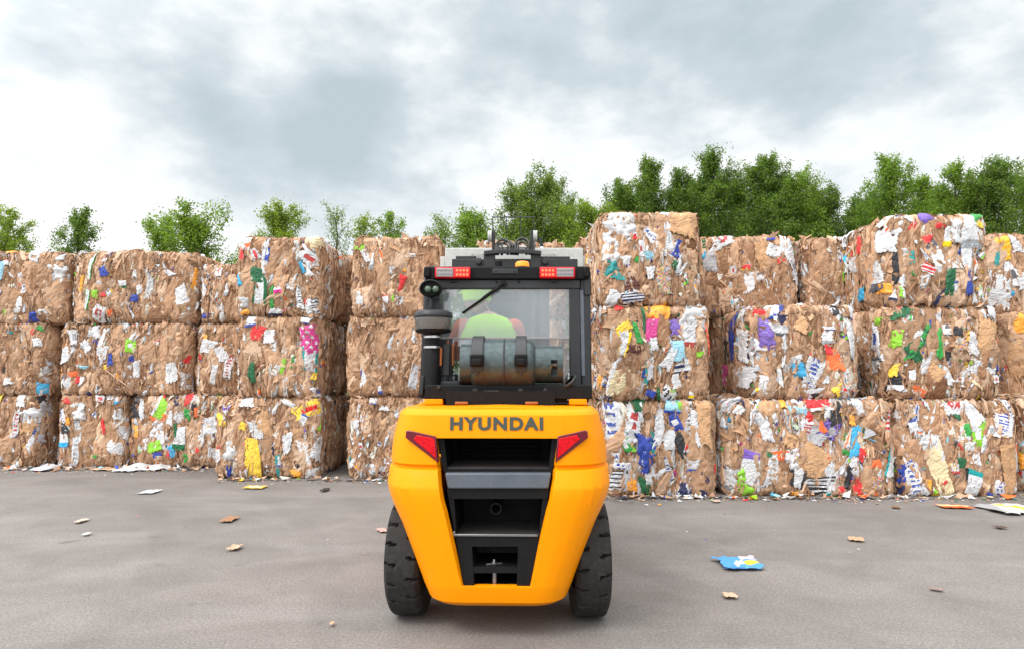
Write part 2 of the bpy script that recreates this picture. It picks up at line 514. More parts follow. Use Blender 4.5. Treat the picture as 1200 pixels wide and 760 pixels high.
def sheet(acc, F, x0, y0, w, h, ang, rng, col, lift, pil=.014, nu=4, nv=6, jag=.10, taper=0.0, cre=.006, soft=0.0, curl=0.0, paint=None, tuck=.9):
    s = np.linspace(-1, 1, nu + 1)[:, None]; t = np.linspace(-1, 1, nv + 1)[None, :]
    walk = lambda: np.clip(np.cumsum(rng.normal(0, jag, nv + 1)) * .5 + rng.normal(0, jag * .7, nv + 1), -.45, .45)
    l, r = walk(), walk()
    sh = w * rng.uniform(-.12, .12) * t[0] ** 2
    wid = (1 + taper * t[0])
    x = (w / 2) * s * wid * (1 + np.where(s < 0, l, r)) + sh
    cap = rng.normal(0, jag * .9, nu + 1)[:, None]; cap2 = rng.normal(0, jag * .9, nu + 1)[:, None]
    tip = rng.uniform(-.25, .25) * s; ex = rng.uniform(2.4, 6.5)
    y = (h / 2) * t * (1 + np.where(t > 0, cap + tip, cap2 - tip) * np.abs(t) ** 1.5)
    z = lift + pil * (1 - np.abs(s) ** ex) * (1 - .8 * np.abs(t) ** 7) - pil * tuck
    k = rng.uniform(-1, 1, 6)
    wv = 1.0 / max(w, .05)
    z = z + cre * tri(x * wv * rng.uniform(.7, 1.9) + y * k[0] * 1.5 + k[1])
    z = z + cre * .8 * tri(x * wv * k[2] * 1.4 + y * rng.uniform(1.5, 4) + k[3])
    if soft: z = z + lattice(rng, nu, nv, w, h, .045) * soft * 2.2 + lattice(rng, nu, nv, w, h, .022) * soft
    z = z + rng.normal(0, .0022, z.shape)
    if curl: z = z + curl * np.clip(np.abs(t) * np.sign(k[4]) * np.sign(t) - .3, 0, 1) ** 2 + curl * .6 * np.clip(s * np.sign(k[5]) - .3, 0, 1) ** 2
    z = z + (s * rng.normal(0, .006) + t * rng.normal(0, .005))
    ca, sa = math.cos(ang), math.sin(ang)
    xx = x0 + x * ca - y * sa; yy = y0 + x * sa + y * ca
    P = F.map(xx, yy, np.broadcast_to(z, xx.shape))
    C = np.empty((nu, nv, 3), np.float32); C[:] = col
    C *= rng.normal(1, .02, (nu, nv, 1)).clip(.9, 1.1)
    if paint is not None: paint(C, s[:-1] + 1 / nu, t[:, :-1] + 1 / nv, rng)
    acc.grid(P, C, flip=F.flip)


def print_on(rng, dens=.5):
    """printed marks a piece of packaging carries: bands, blocks, rows of small dark print"""
    k = rng.integers(0, 7); c = MIXC[rng.choice(len(MIXC), p=MIXW)]
    p, q = rng.uniform(-.6, .6), rng.uniform(.15, .5)
    def f(C, s, t, rng):
        S, T = np.broadcast_arrays(s, t)
        if k == 0: C[np.abs(T - p) < q * .6] = c
        elif k == 1: C[np.abs(S - p) < q * .7] = c
        elif k == 2: C[(np.abs(S - p) < .5) & (np.abs(T + p) < .35)] = c
        elif k == 3: C[(T > p) & (S + T * .5 > p)] = c
        elif k == 4: C[rng.random(S.shape) < .22] = c * .8 + .05
    return f if rng.random() < dens else None


def bale_size_faces(x0, x1, yf, depth, z0, z1):
    return x0, x1, yf, yf + depth, z0, z1


SPECIAL = {}
exec_lines = None


def make_bale(key, x0, x1, yf, depth, z0, z1, label, white=1.0, colour=1.0, bul=.045, faces='FLRT', detail=1.0, rnd=.115, fine=0.0, group='bales stacked in the wall', lean=0.0):
    rng = np.random.default_rng(abs(hash_key(key)))
    cx, cy, cz = (x0 + x1) / 2, yf + depth / 2, (z0 + z1) / 2
    W, H, Dp = x1 - x0, z1 - z0, depth
    root = empty('cardboard_bale', (cx, yf + depth / 2, z0), R(lean))
    tag(root, label, 'bale', group)
    # all geometry is local to the root
    rx = rng.uniform(.8, 1.4) * rnd; ry = rng.uniform(.5, .9) * rnd * .8
    c0 = (0, 0, H / 2)
    FS = {}
    if 'F' in faces: FS['F'] = Face((0, -Dp / 2, H / 2), (1, 0, 0), (0, 0, 1), (0, -1, 0), W, H, bul, rx, ry, rng)
    if 'L' in faces: FS['L'] = Face((-W / 2, 0, H / 2), (0, -1, 0), (0, 0, 1), (-1, 0, 0), Dp, H, bul * .8, rx, ry, rng)
    if 'R' in faces: FS['R'] = Face((W / 2, 0, H / 2), (0, 1, 0), (0, 0, 1), (1, 0, 0), Dp, H, bul * .8, rx, ry, rng)
    if 'T' in faces: FS['T'] = Face((0, 0, H), (1, 0, 0), (0, 1, 0), (0, 0, 1), W, Dp, bul * .5, rx, rx, rng)
    if 'B' in faces: FS['B'] = Face((0, Dp / 2, H / 2), (-1, 0, 0), (0, 0, 1), (0, 1, 0), W, H, bul, rx, ry, rng)
    for f in FS.values():
        f.flip = False
    board, paper = Acc(), Acc()
    base = BOARD.mean(0)
    # core block, seen only in the cracks; its darker colour paints in their shade
    for k, f in FS.items():
        n = 22
        s, t = np.meshgrid(np.linspace(-f.a, f.a, n), np.linspace(-f.c, f.c, n), indexing='ij')
        z = -.10 + rng.normal(0, .012, s.shape)
        P = f.O + (s * (1 - .10 / f.a))[..., None] * f.U + (t * (1 - .045 / f.c))[..., None] * f.V + (z)[..., None] * f.N
        cc = np.empty((n - 1, n - 1, 3)); cc[:] = BOARD[3] * .9
        board.grid(P, cc)
    bcol = lambda: BOARD[rng.integers(0, len(BOARD))] * rng.uniform(.70, 1.14)
    for k, f in FS.items():
        d = detail * (1.0 if k == 'F' else .75)
        A = 4 * f.a * f.c
        hot = [(rng.uniform(-f.a, f.a), rng.uniform(-f.c, f.c)) for _ in range(5)]   # pockets where scraps gather

        def spot():
            if rng.random() < .72:
                h = hot[rng.integers(0, 4)]
                return (np.clip(h[0] + rng.normal(0, f.a * .16), -f.a, f.a), np.clip(h[1] + rng.normal(0, f.c * .42), -f.c, f.c))
            return rng.uniform(-f.a, f.a), rng.uniform(-f.c, f.c)
        vert = k != 'T'
        for i in range(int(40 * A * d)):          # big pressed plates, edges tucked in
            w, h = rng.uniform(.12, .34), rng.uniform(.3, .8)
            an = rng.normal(0, .15) if vert and rng.random() < .85 else rng.uniform(-1.2, 1.2)
            sheet(board, f, rng.uniform(-f.a - .02, f.a + .02), rng.uniform(-f.c, f.c), w, h, an, rng, bcol(), rng.uniform(-.034, .0),
                  rng.uniform(.026, .06), 9, 10, .06, rng.uniform(-.3, .3), rng.uniform(.005, .011), soft=.003)
        for i in range(int(100 * A * d)):         # upright strips and folded pieces lapping over each other, edges standing clear
            w, h = rng.uniform(.035, .12), rng.uniform(.14, .52)
            an = rng.normal(0, .17) if vert and rng.random() < .82 else rng.uniform(-1.5, 1.5)
            sheet(board, f, rng.uniform(-f.a - .03, f.a + .03), rng.uniform(-f.c, f.c), w, h, an, rng, bcol(), rng.uniform(-.022, .020),
                  rng.uniform(.006, .022), 5, 8, .08, rng.uniform(-.5, .5), rng.uniform(.003, .008), soft=.003, curl=rng.choice([0, 0, 0, .03, -.03]), tuck=rng.uniform(-.2, .9))
        for i in range(int(17 * A * d)):           # whole panels lying on the face
            w, h = rng.uniform(.18, .36), rng.uniform(.28, .6)
            an = rng.normal(0, .14) if vert else rng.uniform(-1.2, 1.2)
            sheet(board, f, rng.uniform(-f.a * .9, f.a * .9), rng.uniform(-f.c * .8, f.c * .8), w, h, an, rng, bcol(), rng.uniform(-.004, .016),
                  rng.uniform(.018, .036), 12, 12, .06, rng.uniform(-.35, .35), rng.uniform(.006, .012), soft=.003, tuck=rng.uniform(.1, .9))
        for i in range(int((130 + 260 * fine) * A * d)):         # small torn bits, more at the edges
            w, h = rng.uniform(.015, .06), rng.uniform(.04, .2)
            x, y = rng.uniform(-f.a - .04, f.a + .04), rng.uniform(-f.c, f.c)
            if rng.random() < .5: y = (f.c - abs(rng.normal(0, .05))) * rng.choice([-1, 1])
            sheet(board, f, x, y, w, h, rng.normal(0, .4), rng, bcol() * rng.uniform(.75, 1.15), rng.uniform(-.012, .026),
                  .008, 2, 4, .16, rng.uniform(-.9, .9), .004, curl=rng.choice([0, 0, .03, .05]), tuck=rng.uniform(-.5, .9))
        for i in range(int(95 * A * d)):          # raw edges of folded board, set on edge
            x, y = rng.uniform(-f.a, f.a), rng.uniform(-f.c, f.c)
            sheet(board, f, x, y, rng.uniform(.006, .014), rng.uniform(.07, .4), rng.normal(0, .22), rng, BOARD[rng.integers(0, 6)] * rng.uniform(.7, 1.2), rng.uniform(.0, .034), .008, 2, 9, .25, 0, .006, tuck=0)
        for i in range(int(34 * A * d * white)):   # white paper and film
            x, y = spot(); w = rng.uniform(.014, .05); h = w * rng.uniform(1.3, 5.5)
            if rng.random() < .22: w *= 1.7; h *= 1.3
            sheet(paper, f, x, y, w, min(h, .34), rng.normal(0, .45), rng, WHITES[rng.integers(0, 5)] * rng.uniform(.85, 1.05), rng.uniform(.012, .03),
                  .010, 4, 6, .17, rng.uniform(-.9, .9), .004, soft=.002, curl=rng.choice([0, 0, .03]), paint=print_on(rng, .35), tuck=.2)
        for i in range(int(60 * A * d * white)):   # flecks
            x, y = spot(); w = rng.uniform(.010, .026)
            sheet(paper, f, x, y, w, w * rng.uniform(.8, 3.5), rng.normal(0, .8), rng, WHITES[rng.integers(0, 5)], rng.uniform(.014, .03), .006, 2, 3, .2, rng.uniform(-.8, .8), .003)
        for i in range(int(44 * A * d * colour)):  # coloured print and film
            x, y = spot(); w = rng.uniform(.010, .036); h = w * rng.uniform(.8, 3.6)
            c = MIXC[rng.choice(len(MIXC), p=MIXW)] * rng.uniform(.6, 1.0) * .9 + .02
            sheet(paper, f, x, y, w, min(h, .2), rng.normal(0, .6), rng, c, rng.uniform(.012, .03), .008, 3, 4, .18, rng.uniform(-.8, .8), .004, soft=.003, paint=print_on(rng, .2))
    # bits that stick out past the upper edge
    f = FS.get('F')
    if f and 'T' in faces:
        for i in range(int(26 * W)):
            fl = Face((0, -Dp / 2 + rng.uniform(.02, Dp * .8), H / 2), (1, 0, 0), (0, 0, 1), (0, -1, 0), W * 1.2, H * 1.5, 0, .01, .01, rng); fl.flip = False
            sheet(board if rng.random() < .75 else paper, fl, rng.uniform(-.5, .5) * W, H / 2 + rng.uniform(-.03, .01), rng.uniform(.05, .2), rng.uniform(.03, .09), rng.normal(0, .5), rng,
                  bcol() if rng.random() < .8 else WHITES[0], rng.uniform(-.02, .02), .012, 4, 4, .25, rng.uniform(-.5, .5), .006, curl=.02)
    over = board
    link('scrap_mix', paper.mesh('scrap_mix'), M['paper'], root)['kind'] = 'stuff'
    # the scraps that can be told apart, where the photo shows them
    for line in SPECIAL.get(key, '').replace('\n', ';').split(';'):
        q = line.split()
        if not q: continue
        c = q[0]; u, v, wp, hp = map(float, q[1:5]); an = R(-float(q[5])) if len(q) > 5 else rng.normal(0, .1)
        fk = 'L' if 'L' in c[1:] else ('R' if 'R' in c[1:] else 'F')
        if fk not in FS: continue
        f = FS[fk]
        if fk == 'F': p = at(u, v, yf)
        else: p = at_x(u, v, x0 if fk == 'L' else x1)
        loc = np.array((p.x - cx, p.y - cy, p.z - z0))
        x, y = float((loc - f.O) @ f.U), float((loc - f.O) @ f.V)
        sc = p.y / FPX; w, h = wp * sc * 1.18, hp * sc * 1.08
        if fk != 'F': w *= 2.2
        x = max(-f.a - .05, min(f.a + .05, x)); y = max(-f.c + .02, min(f.c + .03, y))
        col, nm = KEY[c[0]]
        bag = '*' in c; flat = 'f' in c[1:]
        A2 = Acc()
        pc = c[c.index('/') + 1] if '/' in c else None
        style = c[c.index('/') + 2] if pc and len(c) > c.index('/') + 2 else 'b'
        pcol = np.array(KEY[pc][0]) if pc else None

        def paint(C, s, t, rng, pcol=pcol, style=style):
            if pcol is None: return
            S, T = np.broadcast_arrays(s, t)
            if style == 'b': C[T < -.45] = pcol
            elif style == 't': C[T > .55] = pcol
            elif style == 'e': C[np.abs(S) > .6] = pcol
            elif style == 'd': C[(np.sin(S * 8) * np.sin(T * 9)) > .45] = pcol
            elif style == 's': C[np.sin(T * 14) > .2] = pcol
            elif style == 'p': C[(np.abs(S) < .45) & (np.abs(T) < .4)] = pcol
            elif style == 'x': C[(np.sin(T * 22) > 0) & (rng.random(S.shape) < .75) & (np.abs(S) < .5)] = pcol
            elif style == 'c':
                C[:] = .45 * MIXC[rng.choice(len(MIXC), size=S.shape, p=MIXW)] + .55 * np.array([.5, .33, .22])
        pc_ = pcol
        if c[0] == 'W' and pc is None and not bag:           # plain white pieces: many carry a line of print or a faded band
            r_ = rng.random()
            if r_ < .5:
                pcol = np.array([(.10, .10, .12), (.06, .10, .35), (.45, .05, .05), (.30, .32, .34), (.38, .24, .14)])[rng.integers(0, 5)]; style = 'xbtpx'[rng.integers(0, 5)]
        def paint(C, s, t, rng, inner=paint, pcol=pcol, style=style):
            inner(C, s, t, rng, pcol, style)
            C *= (1 - .16 * np.clip(lattice(rng, C.shape[0] - 1, C.shape[1] - 1, w, h, .05), -.3, 1.5))[..., None] if min(C.shape[:2]) > 2 else 1
        gl_ = np.array(col).mean(); col = np.array(col) * .87 + gl_ * .11
        nu = int(np.clip(w / .014, 4, 16)); nv = int(np.clip(h / .016, 5, 30))
        sheet(A2, f, x, y, w, h, an, rng, np.array(col) * rng.uniform(.92, 1.05), .036 + rng.uniform(0, .008), (.007 if flat else .009) if not bag else .022, nu, nv,
              (.03 if flat else .12) * (.7 if nv > 12 else 1), rng.uniform(-.15, .15) if flat else rng.uniform(-.4, .4), .002 if flat else .003, soft=.006 if bag else (.0008 if flat else .0016), curl=0 if flat or bag else rng.choice([0, .02]), paint=paint)
        for q_ in range(rng.integers(1, 4) if not flat else rng.integers(0, 2)):      # torn board lapping over its edges
            e_ = rng.uniform(0, 2 * PI)
            sheet(over, f, x + math.cos(e_) * w * .6, y + math.sin(e_) * h * .56, rng.uniform(.02, .06), rng.uniform(.06, .2), rng.normal(0, .35), rng, bcol(), .034 + rng.uniform(0, .01),
                  .022, 3, 5, .15, rng.uniform(-.6, .6), .005, curl=rng.choice([0, .02]))
        nm2 = nm.replace('scrap', 'bag').replace('paper', 'bag') if bag else nm
        link(nm2, A2.mesh(nm2, smooth=bag), M['paper'] if c[0] not in 'kb' else M['board'], root)
    link('cardboard', board.mesh('cardboard'), M['board'], root)['kind'] = 'stuff'
    if key == 'F0':
        bm = bm_new(); f = FS['F']
        pts = []
        for u, v in ((800, 519), (806, 523), (812, 524), (820, 526), (826, 523.5), (833, 524)):
            p = at(u, v, yf - .045); pts.append((p.x - cx, p.y - cy, p.z - z0))
        tube(bm, pts, .005, 6); mk('twine', bm, M['twine'], root, smooth=60)
    return root


def hash_key(k):
    h = 7
    for ch in k: h = (h * 131 + ord(ch)) % 1000003
    return h
SPECIAL.update({
'D2': """V 306 324 13 16; Wf/Ve 308.6 341 14 30; W 314 303 8 36; B 317 298 5 17; W 364 303 20 15 35; C 356 314 4 13 -25; O 293 289 6 6; R 286 299 4 12; C 283 329 5 14 -20
W 373 358 17 15; W 353 350 6 22; W* 284 284 20 14 20; A 290 365 8 4; R 360 355 3 8 -20; g 322 351 4 24; W/M 329 337 9 14; W 303 299 9 13 -30; W/N 325 364 12 7; E 367 284 18 12 40; R 301 300 6 10 -30; W 343 337 7 7; W 271 352 8 14; W* 290 355 12 12""",
'D1': """R 303 390 13 16 15; W 318 392 11 18; Mf/Wd 364 398 16 32; Wf/Te 364 421 14 25; Y 369 437 5 14 20; V 297 436 8 22; W 277 433 8 17; W 377 458 14 9; l 335 429 4 16; W 324.5 405 4 12; W 324 434 8 14 20; W 337 452 4 18; W/P 358 376 9 6; W 259 410 6 12 -40; W 297 377 10 10; g 346 424 3 12; W 288 394 5 9; W 387 370 7 10""",
'D0': """Yf 299 537 16 46 -3; Yf/Rp 337 484 14 17 -25; W 303 503 11 20 -15; W 337 519 9 20; W 378 524 12 28 25; W 378 480 9 12; W 358 530 8 24 -15; B 270 551 5 12; Y 263 491 7 13 -15; W 256 532 8 18; A 350 553 10 6; K 350 543 6 9; W* 274 526 13 20; l 390 495 4 18; Y 288 498 6 8; T 328 546 4 26; W 356 490 8 12 20; W 292 471 14 8; W 340 472 18 5 20; Wf 287 554 8 9; N 322 525 3 14; k 312 494 14 24; k 350 505 8 9; W 370 552 12 8; W 329 540 5 12""",
'E2': """l 423 290 12 8 25; W 429 300 6 16 -20; R 471 333 5 18 15; W 453 351 6 8; W 469 353 8 9; W/B 412 325 5 9; W 421 349 5 14; W 436 306 4 20; W 460 318 5 9; l 461 350 3 7; W 482 300 8 4""",
'E1': """W 427 443 6 20; B 425 436 2 6; G 486 440 8 26 10; W 485 392 4 14; W 446 456 4 8; W 468 403 3 9; W 455 427 4 6""",
'E0': """W 420 497 5 10; W 425 522 5 8; W 412 542 8 11; W 452 477 9 6; W 439 470 7 5; W 466 484 5 9; W 470 510 4 8; W 447 518 4 7; W 474 540 5 10; T 412 537 3 6; K 409 518 4 8; W 455 540 6 6; W 440 552 8 5""",
'F2': """W* 729 265 30 32; W* 716 293 16 28; T* 717 316 13 20; L 761 301 12 10; N 765 305 5 8; k 799 262 26 28 8; W 783 281 8 32; B 794 291 7 16 10; B 789 300 12 5 20; b 806 284 15 18; D 741 333 14 16; W/Ns 741 349 22 12; V 789 312 9 10; W/Re 798 345 10 20 15; E/Wc 777 329 15 30; W 762 275 9 18 -40; g 745 305 5 7; W 718 349 10 16 35; W 751 294 5 24; B 771 265 4 7; C 822 272 5 7; W 733 307 7 9; W/B 733 308 8 12; R 744 278 5 7; W 762 320 7 14; W* 781 250 14 8; T 724 324 12 8""",
'F1': """Af* 769 366 26 16; Mf 760 386 12 24; P 790 383 12 16; W* 808 370 26 16 -20; W 804 394 14 27; Lf 794 411 16 22; W 782 420 9 25 30; W/Ns 794 431 13 10; W 804 428 8 14; Wf/Rt 815 449 17 25; Wf/Kx 780 461 14 15 -40; l 786 458 5 7; B 760 460 9 6 20; E 723 447 16 28; Y 729 385 14 11 -30; W/Ye 728 403 13 26; D 741 409 18 9; g 744 390 5 24; W 714 444 5 36 10; O/Rs 826 396 5 30; l 817 415 6 6; T 755 437 3 22; B 752 437 4 9; V 770 457 4 18; W 790 445 7 17; A 701 447 8 14; W 762 403 8 14; R 724 362 8 6; G 703 368 5 20; R 702 378 3 12; V 752 380 3 30""",
'F0': """W 718 508 13 62 -5; W 741 492 13 44; V* 748 475 13 13; gf/Wp 731 520 9 16 -25; B* 753 532 18 40 5; W 771 499 12 38; L/Bb 792 477 20 14; l 796 475 6 6; Bf/Wp 790 494 11 18 -25; W 783 511 10 27; Wf/Kx 806 488 8 36; W 814 500 7 38; K 796 520 9 28; Wf/Re 829 549 13 26 -25; N 826 560 5 18 -35; W 810 545 10 12; A 738 566 11 14; V 755 566 10 16; W/Bx 782 549 6 26 -15; N 801 571 7 12; N 820 576 12 7; W 760 556 9 20; W/Ks 721 561 10 20; Wf/Bx 726 544 14 7 5; T 763 517 5 24; M 710 496 3 9; W 734 500 6 20 25; l 740 524 4 7; k 824 495 12 50""",
'I1': """P 897 391 11 30 -5; W 906 361 16 20 35; B 908 369 20 4 -35; N 916 375 9 10; W 910 387 17 12; C 936 432 14 17 -15; W 950 438 13 32 20; G/B 950 443 11 13; O 976 421 12 24; R 970 408 7 12; W 969 395 12 14; W/B 973 385 14 4; W 996 400 9 40; Y 980 454 7 13 30; W/R 903 449 13 22; W 895 449 8 18; W/Kx 955 460 16 9; g 949 393 4 8; CL 934 390 3 9; W/Oc 1002 452 9 16; W/B 998 369 9 16; K 978 363 6 12; W 913 441 4 20; W 932 422 8 9; k 939 380 12 16 20; BL 866 395 7 48; WL 876 404 9 34; KL 858 412 9 26; ML 857 439 9 22; WL 875 441 16 22; VL 850 384 5 20; RL 885 367 6 6; WL 848 425 5 30""",
'I0': """kf 950 540 28 34 28; Wf/Pt 878 547 17 36 4; P 883 565 4 4; l* 872 563 13 28; W 857 562 13 23; W 895 500 10 30; W 903 544 11 40; O 912 533 13 11; W* 926 537 13 22; G 954 506 30 24 25; W 945 500 16 16; R/W 959 474 24 11; K 978 483 11 24; P/Nd 971 502 17 20 30; L 936 480 22 7 8; R 948 489 9 9 30; Cf 1002 516 11 32 8; R 1009 531 8 14 20; A 998 491 6 11; W 1005 477 9 18 -20; W 972 550 16 44; W/Ks 962 568 25 18; W/Ke 934 558 15 22; W 998 544 8 18; R/Bt 1003 567 9 22 -12; K 994 558 6 24; O 1025 542 10 8; W/Tc 1025 565 11 16; O 1024 579 7 6; W/Te 1043 537 9 38 10; k 899 479 13 15 -5; R/Ws 1038 493 3 26; A 915 473 7 6; k 925 515 13 14 30; g 989 529 7 5 30; O 962 500 6 12 -20; W 969 481 7 13; W 866 480 8 10 40; g 840 525 3 9; R 971 533 6 8; A 933 578 7 5; W 890 571 7 8; R 985 573 6 8; V 899 530 5 6""",
'J2': """K 1050 314 5 34; T 1066 302 7 14; W 1092 301 10 36 -20; R 1084 282 9 9; W/Yb 1105 279 8 22; W* 1117 272 12 28; W 1133 274 18 36; W 1130 300 12 32; R 1097 266 10 6; R 1068 266 6 11 25; P 1081 256 11 11 40; g 1144 254 12 8 -20; Y 1144 264 6 6; W 1153 265 8 14 -25; R/Ws 1084 317 12 10 20; V 1107 332 9 30; B 1131 333 7 26; W 1113 337 7 12; N 1098 347 4 18 30; g 1068 321 4 5; W 1080 330 8 12; W 1060 296 6 8; AL 1041 338 8 12; WL 1039 283 10 24; WL 1035 324 9 32; CL 1015 346 10 14; WL 1005 311 9 16; RL 1013 288 5 20; RL 1003 300 5 10; lL 992 324 4 12; W/N 1051 345 5 14; W 1057 338 5 20; l 1056 342 3 12""",
'J1': """g/Vs 1074 400 7 46 32; V 1068 416 10 26 -35; V 1054 368 18 7 -25; l 1050 397 8 18 15; Wf 1071 393 7 10 30; B 1089 379 6 9; g 1098 402 6 32; Wf 1106 386 8 11; K 1117 388 9 9 20; W 1083 424 7 24 20; kf 1092 436 17 15 30; W 1133 402 9 25; W 1156 427 18 16 30; B 1166 430 5 8; W 1175 404 11 52; W* 1176 437 8 34; W 1162 368 16 12 35; O/W 1074 458 14 8 30; W 1079 428 6 12; O 1164 404 3 14; K 1107 417 7 10; b 1094 456 18 20; k 1152 401 20 46; WL 1032 397 8 30; lL 1030 376 9 8; WL 1029 428 8 16; GL 1009 436 7 40; B 1076 415 6 6; W 1065 440 7 14; K/W 1049 446 11 20; Y 1047 433 7 14; W 1107 440 6 22 -25; R 1054 361 5 4; W/Vc 1120 405 12 11; A 1128 397 5 6; W 1137 430 5 14; E 1140 451 14 3 40; W 1163 443 7 8""",
'J0': """W 1115 478 20 12; W 1136 486 15 24 -30; Wf/Bx 1168 496 22 24 15; W 1156 503 10 12; l/Wp 1140 507 13 27; gf/Rp 1070 524 11 26 10; E 1097 553 14 54 -20; W 1092 524 13 32 -20; W/Rt 1108 521 9 30 -15; W 1068 558 15 36 -12; B* 1058 560 11 30; N 1049 574 8 11; Wf/Tt 1136 564 15 26 15; K 1128 554 5 14; Wf 1137 535 9 14; V 1120 541 8 10; g/W 1125 505 9 18; W/Bx 1166 572 13 16; Of/We 1189 533 10 26; kf 1181 548 20 54; B 1155 579 7 5; W 1042 533 8 40 10; W 1048 487 8 14 25; W 1067 498 9 14; W 1148 515 5 24; W 1114 547 7 12; R 1103 565 5 6; b 1054 520 9 34; W 1179 480 6 20 -20; A 1085 566 5 10; V 1118 485 8 8 30; W 1130 522 10 10; W/Rx 1110 570 6 6""",
'K2': """Yf/As 1175 292 12 27 -5; W 1185 322 12 28 -25; W 1172 342 18 34; T 1169 303 8 14; W 1190 290 8 12; W 1196 330 6 20; C 1184 345 4 5""",
'K1': """A 1195 380 12 18; R 1181 431 5 5; W 1198 400 6 9; k 1190 420 14 40""",
'K0': """W 1206 500 6 30; b 1197 490 10 26; A 1200 540 5 18""",
'I2': """W 850 284 20 10 -20; W 838 291 6 22 30; W 924 300 10 36 -20; W 905 296 15 14 35; R 912 306 8 6 -30; R/Y 872 315 9 6; G 832 309 13 18; B 941 315 4 34; W 875 332 13 22; W 889 326 9 8; C 826 298 5 9; W 917 284 8 10; B 902 281 8 4; W 930 320 6 28 -20; k 892 300 14 30; V 827 288 3 12; W 858 318 6 9""",
'A2': """L 3 318 6 22; W 42 302 8 10; W* 67 321 13 20; B* 41 371 10 10; W 24 358 9 18 10; W 26 328 4 14; W 31 338 4 12; l 8 366 4 6; A 12 297 9 3; W 52 366 8 6; W 10 308 7 6; W 69 303 8 5""",
'B2': """W/ge 110 316 6 28; W/ge 106 352 6 22; l 116 346 6 9; B 124 319 7 12 -25; W 85 352 8 15 -25; W 120 367 11 16 20; A 99 332 4 18; O 133 367 4 6; L 82 333 3 18; Wf/V 146 334 9 8; B 160 350 8 8; W 177 338 6 20; W 214 350 9 26 -15; A 226 327 4 24; W 122 370 6 12; N 131 300 5 4; W 166 340 5 10; R 125 346 4 5; W 84 376 7 5; W 127 302 4 12""",
'B1': """W 90 395 9 17 -20; W 78 416 10 19 10; W 104 405 9 13 -20; W* 114 390 11 14; B 115 400 5 6; W 125 399 6 26; W 125 414 9 14; B 133 421 5 14; L 99 430 10 4; Y 129 430 6 5; A 69 431 6 12; A 68 442 8 10; W 80 447 9 15 -25; O 70 387 9 8; l/Wp 157 405 9 14; W 163 432 7 18; W 203 433 9 26 -8; W 221 447 11 18; R 220 420 5 8 20; B 158 420 5 6; O 88 438 8 6; R 93 444 4 8; W 119 453 5 9; g 111 380 5 3; W 185 402 7 6; A 142 440 4 6; N 107 460 6 3; W 97 445 5 12 20""",
'C1': """W 244 405 12 15 30; W 262 414 9 16 -30; W 270 430 8 24; W 231 440 8 18; R 236 418 4 7; A 242 395 5 6; W 252 438 6 20; V 228 410 5 12""",
'A1': """R 41 390 4 9 15; g 49 385 6 4 30; W 46 401 7 9; G* 57 436 11 24; C 49 454 9 11; W 12 446 7 8; T 16 390 3 3; B 33 380 4 4; K 8 433 3 6; W 27 396 3 8""",
'A0': """W* 37 488 19 18 -15; W 20 495 6 30; W 26 469 8 12; G* 56 478 14 26; G* 59 506 11 26; W 37 516 5 22 15; K 46 470 6 14; k 32 500 14 12; L 12 523 5 10 -20; Y 1 467 4 8; W 21 541 5 8; b 50 505 6 34""",
'B0': """W 75 491 7 24 -20; K 76 500 7 13 -25; Wf/C 73 514 14 16; A 82 493 4 8; W* 95 481 12 19; W 91 527 8 32; R 122 499 4 15 -8; W 136 525 14 13; R 80 469 8 5; W* 138 486 8 13; W 150 508 8 16 20; W 147 520 5 9; g 114 533 4 4; W 119 468 8 6; W 94 498 7 10; G 64 530 10 14; W 66 540 14 8""",
'C0': """K* 157 477 13 24; lf/We 192 480 15 22 25; W* 187 503 19 20; W 187 514 18 18; l 184 522 13 11; O 181 490 12 4 25; Wf/V 214 513 12 25; V 208 503 5 14; R 222 468 6 11; g 223 485 5 12; K 230 478 4 11; O 233 482 3 10; W 248 498 12 18; W 252 532 11 16; B 187 532 8 6; C 205 527 7 13; g 222 536 6 10; W 202 488 6 16; W 215 488 6 12; R 192 464 6 6; N 210 470 6 9; W 167 480 6 20; W 229 520 6 14 15; O 195 488 5 8; R 234 525 4 6; R 200 530 4 8; W 171 520 7 12; W 240 515 6 14; A 162 505 4 12; b 250 478 5 22 40""",
'C2': """W 239 340 9 18 -25; W 262 367 6 16; B 243 370 6 5; W 232 350 4 12; W 258 320 6 8; W 268 340 5 14""",
})

def bx(u, v_unused, Y): return (u - 600) / FPX * Y / 1.0


def wx(u, Y):
    """world x of photo column u at distance Y, at eye height"""
    return (u - 600) / FPX * Y * .997


YL, YD, YR = 10.83, 9.65, 8.21
HB = 1.135
def Z(i): return i * HB + (0.012 if i else 0.0)
def bale(key, u0, u1, Y, depth, row, label, **k):
    z0 = row * HB; 
    rr = random.Random(key); k.setdefault('lean', rr.uniform(-1.3, 1.3))
    if u1 < 520: k['white'] = k.get('white', 1) * .62; k['colour'] = k.get('colour', 1) * .5
    return make_bale(key, wx(u0, Y), wx(u1, Y), Y, depth, z0 + .006, z0 + HB - .028 - k.pop('low', 0), label, **k)

GL, GR = 'bales in the long left stack', 'bales in the right stack'
GD = 'bales in the two stacks left of the forklift'
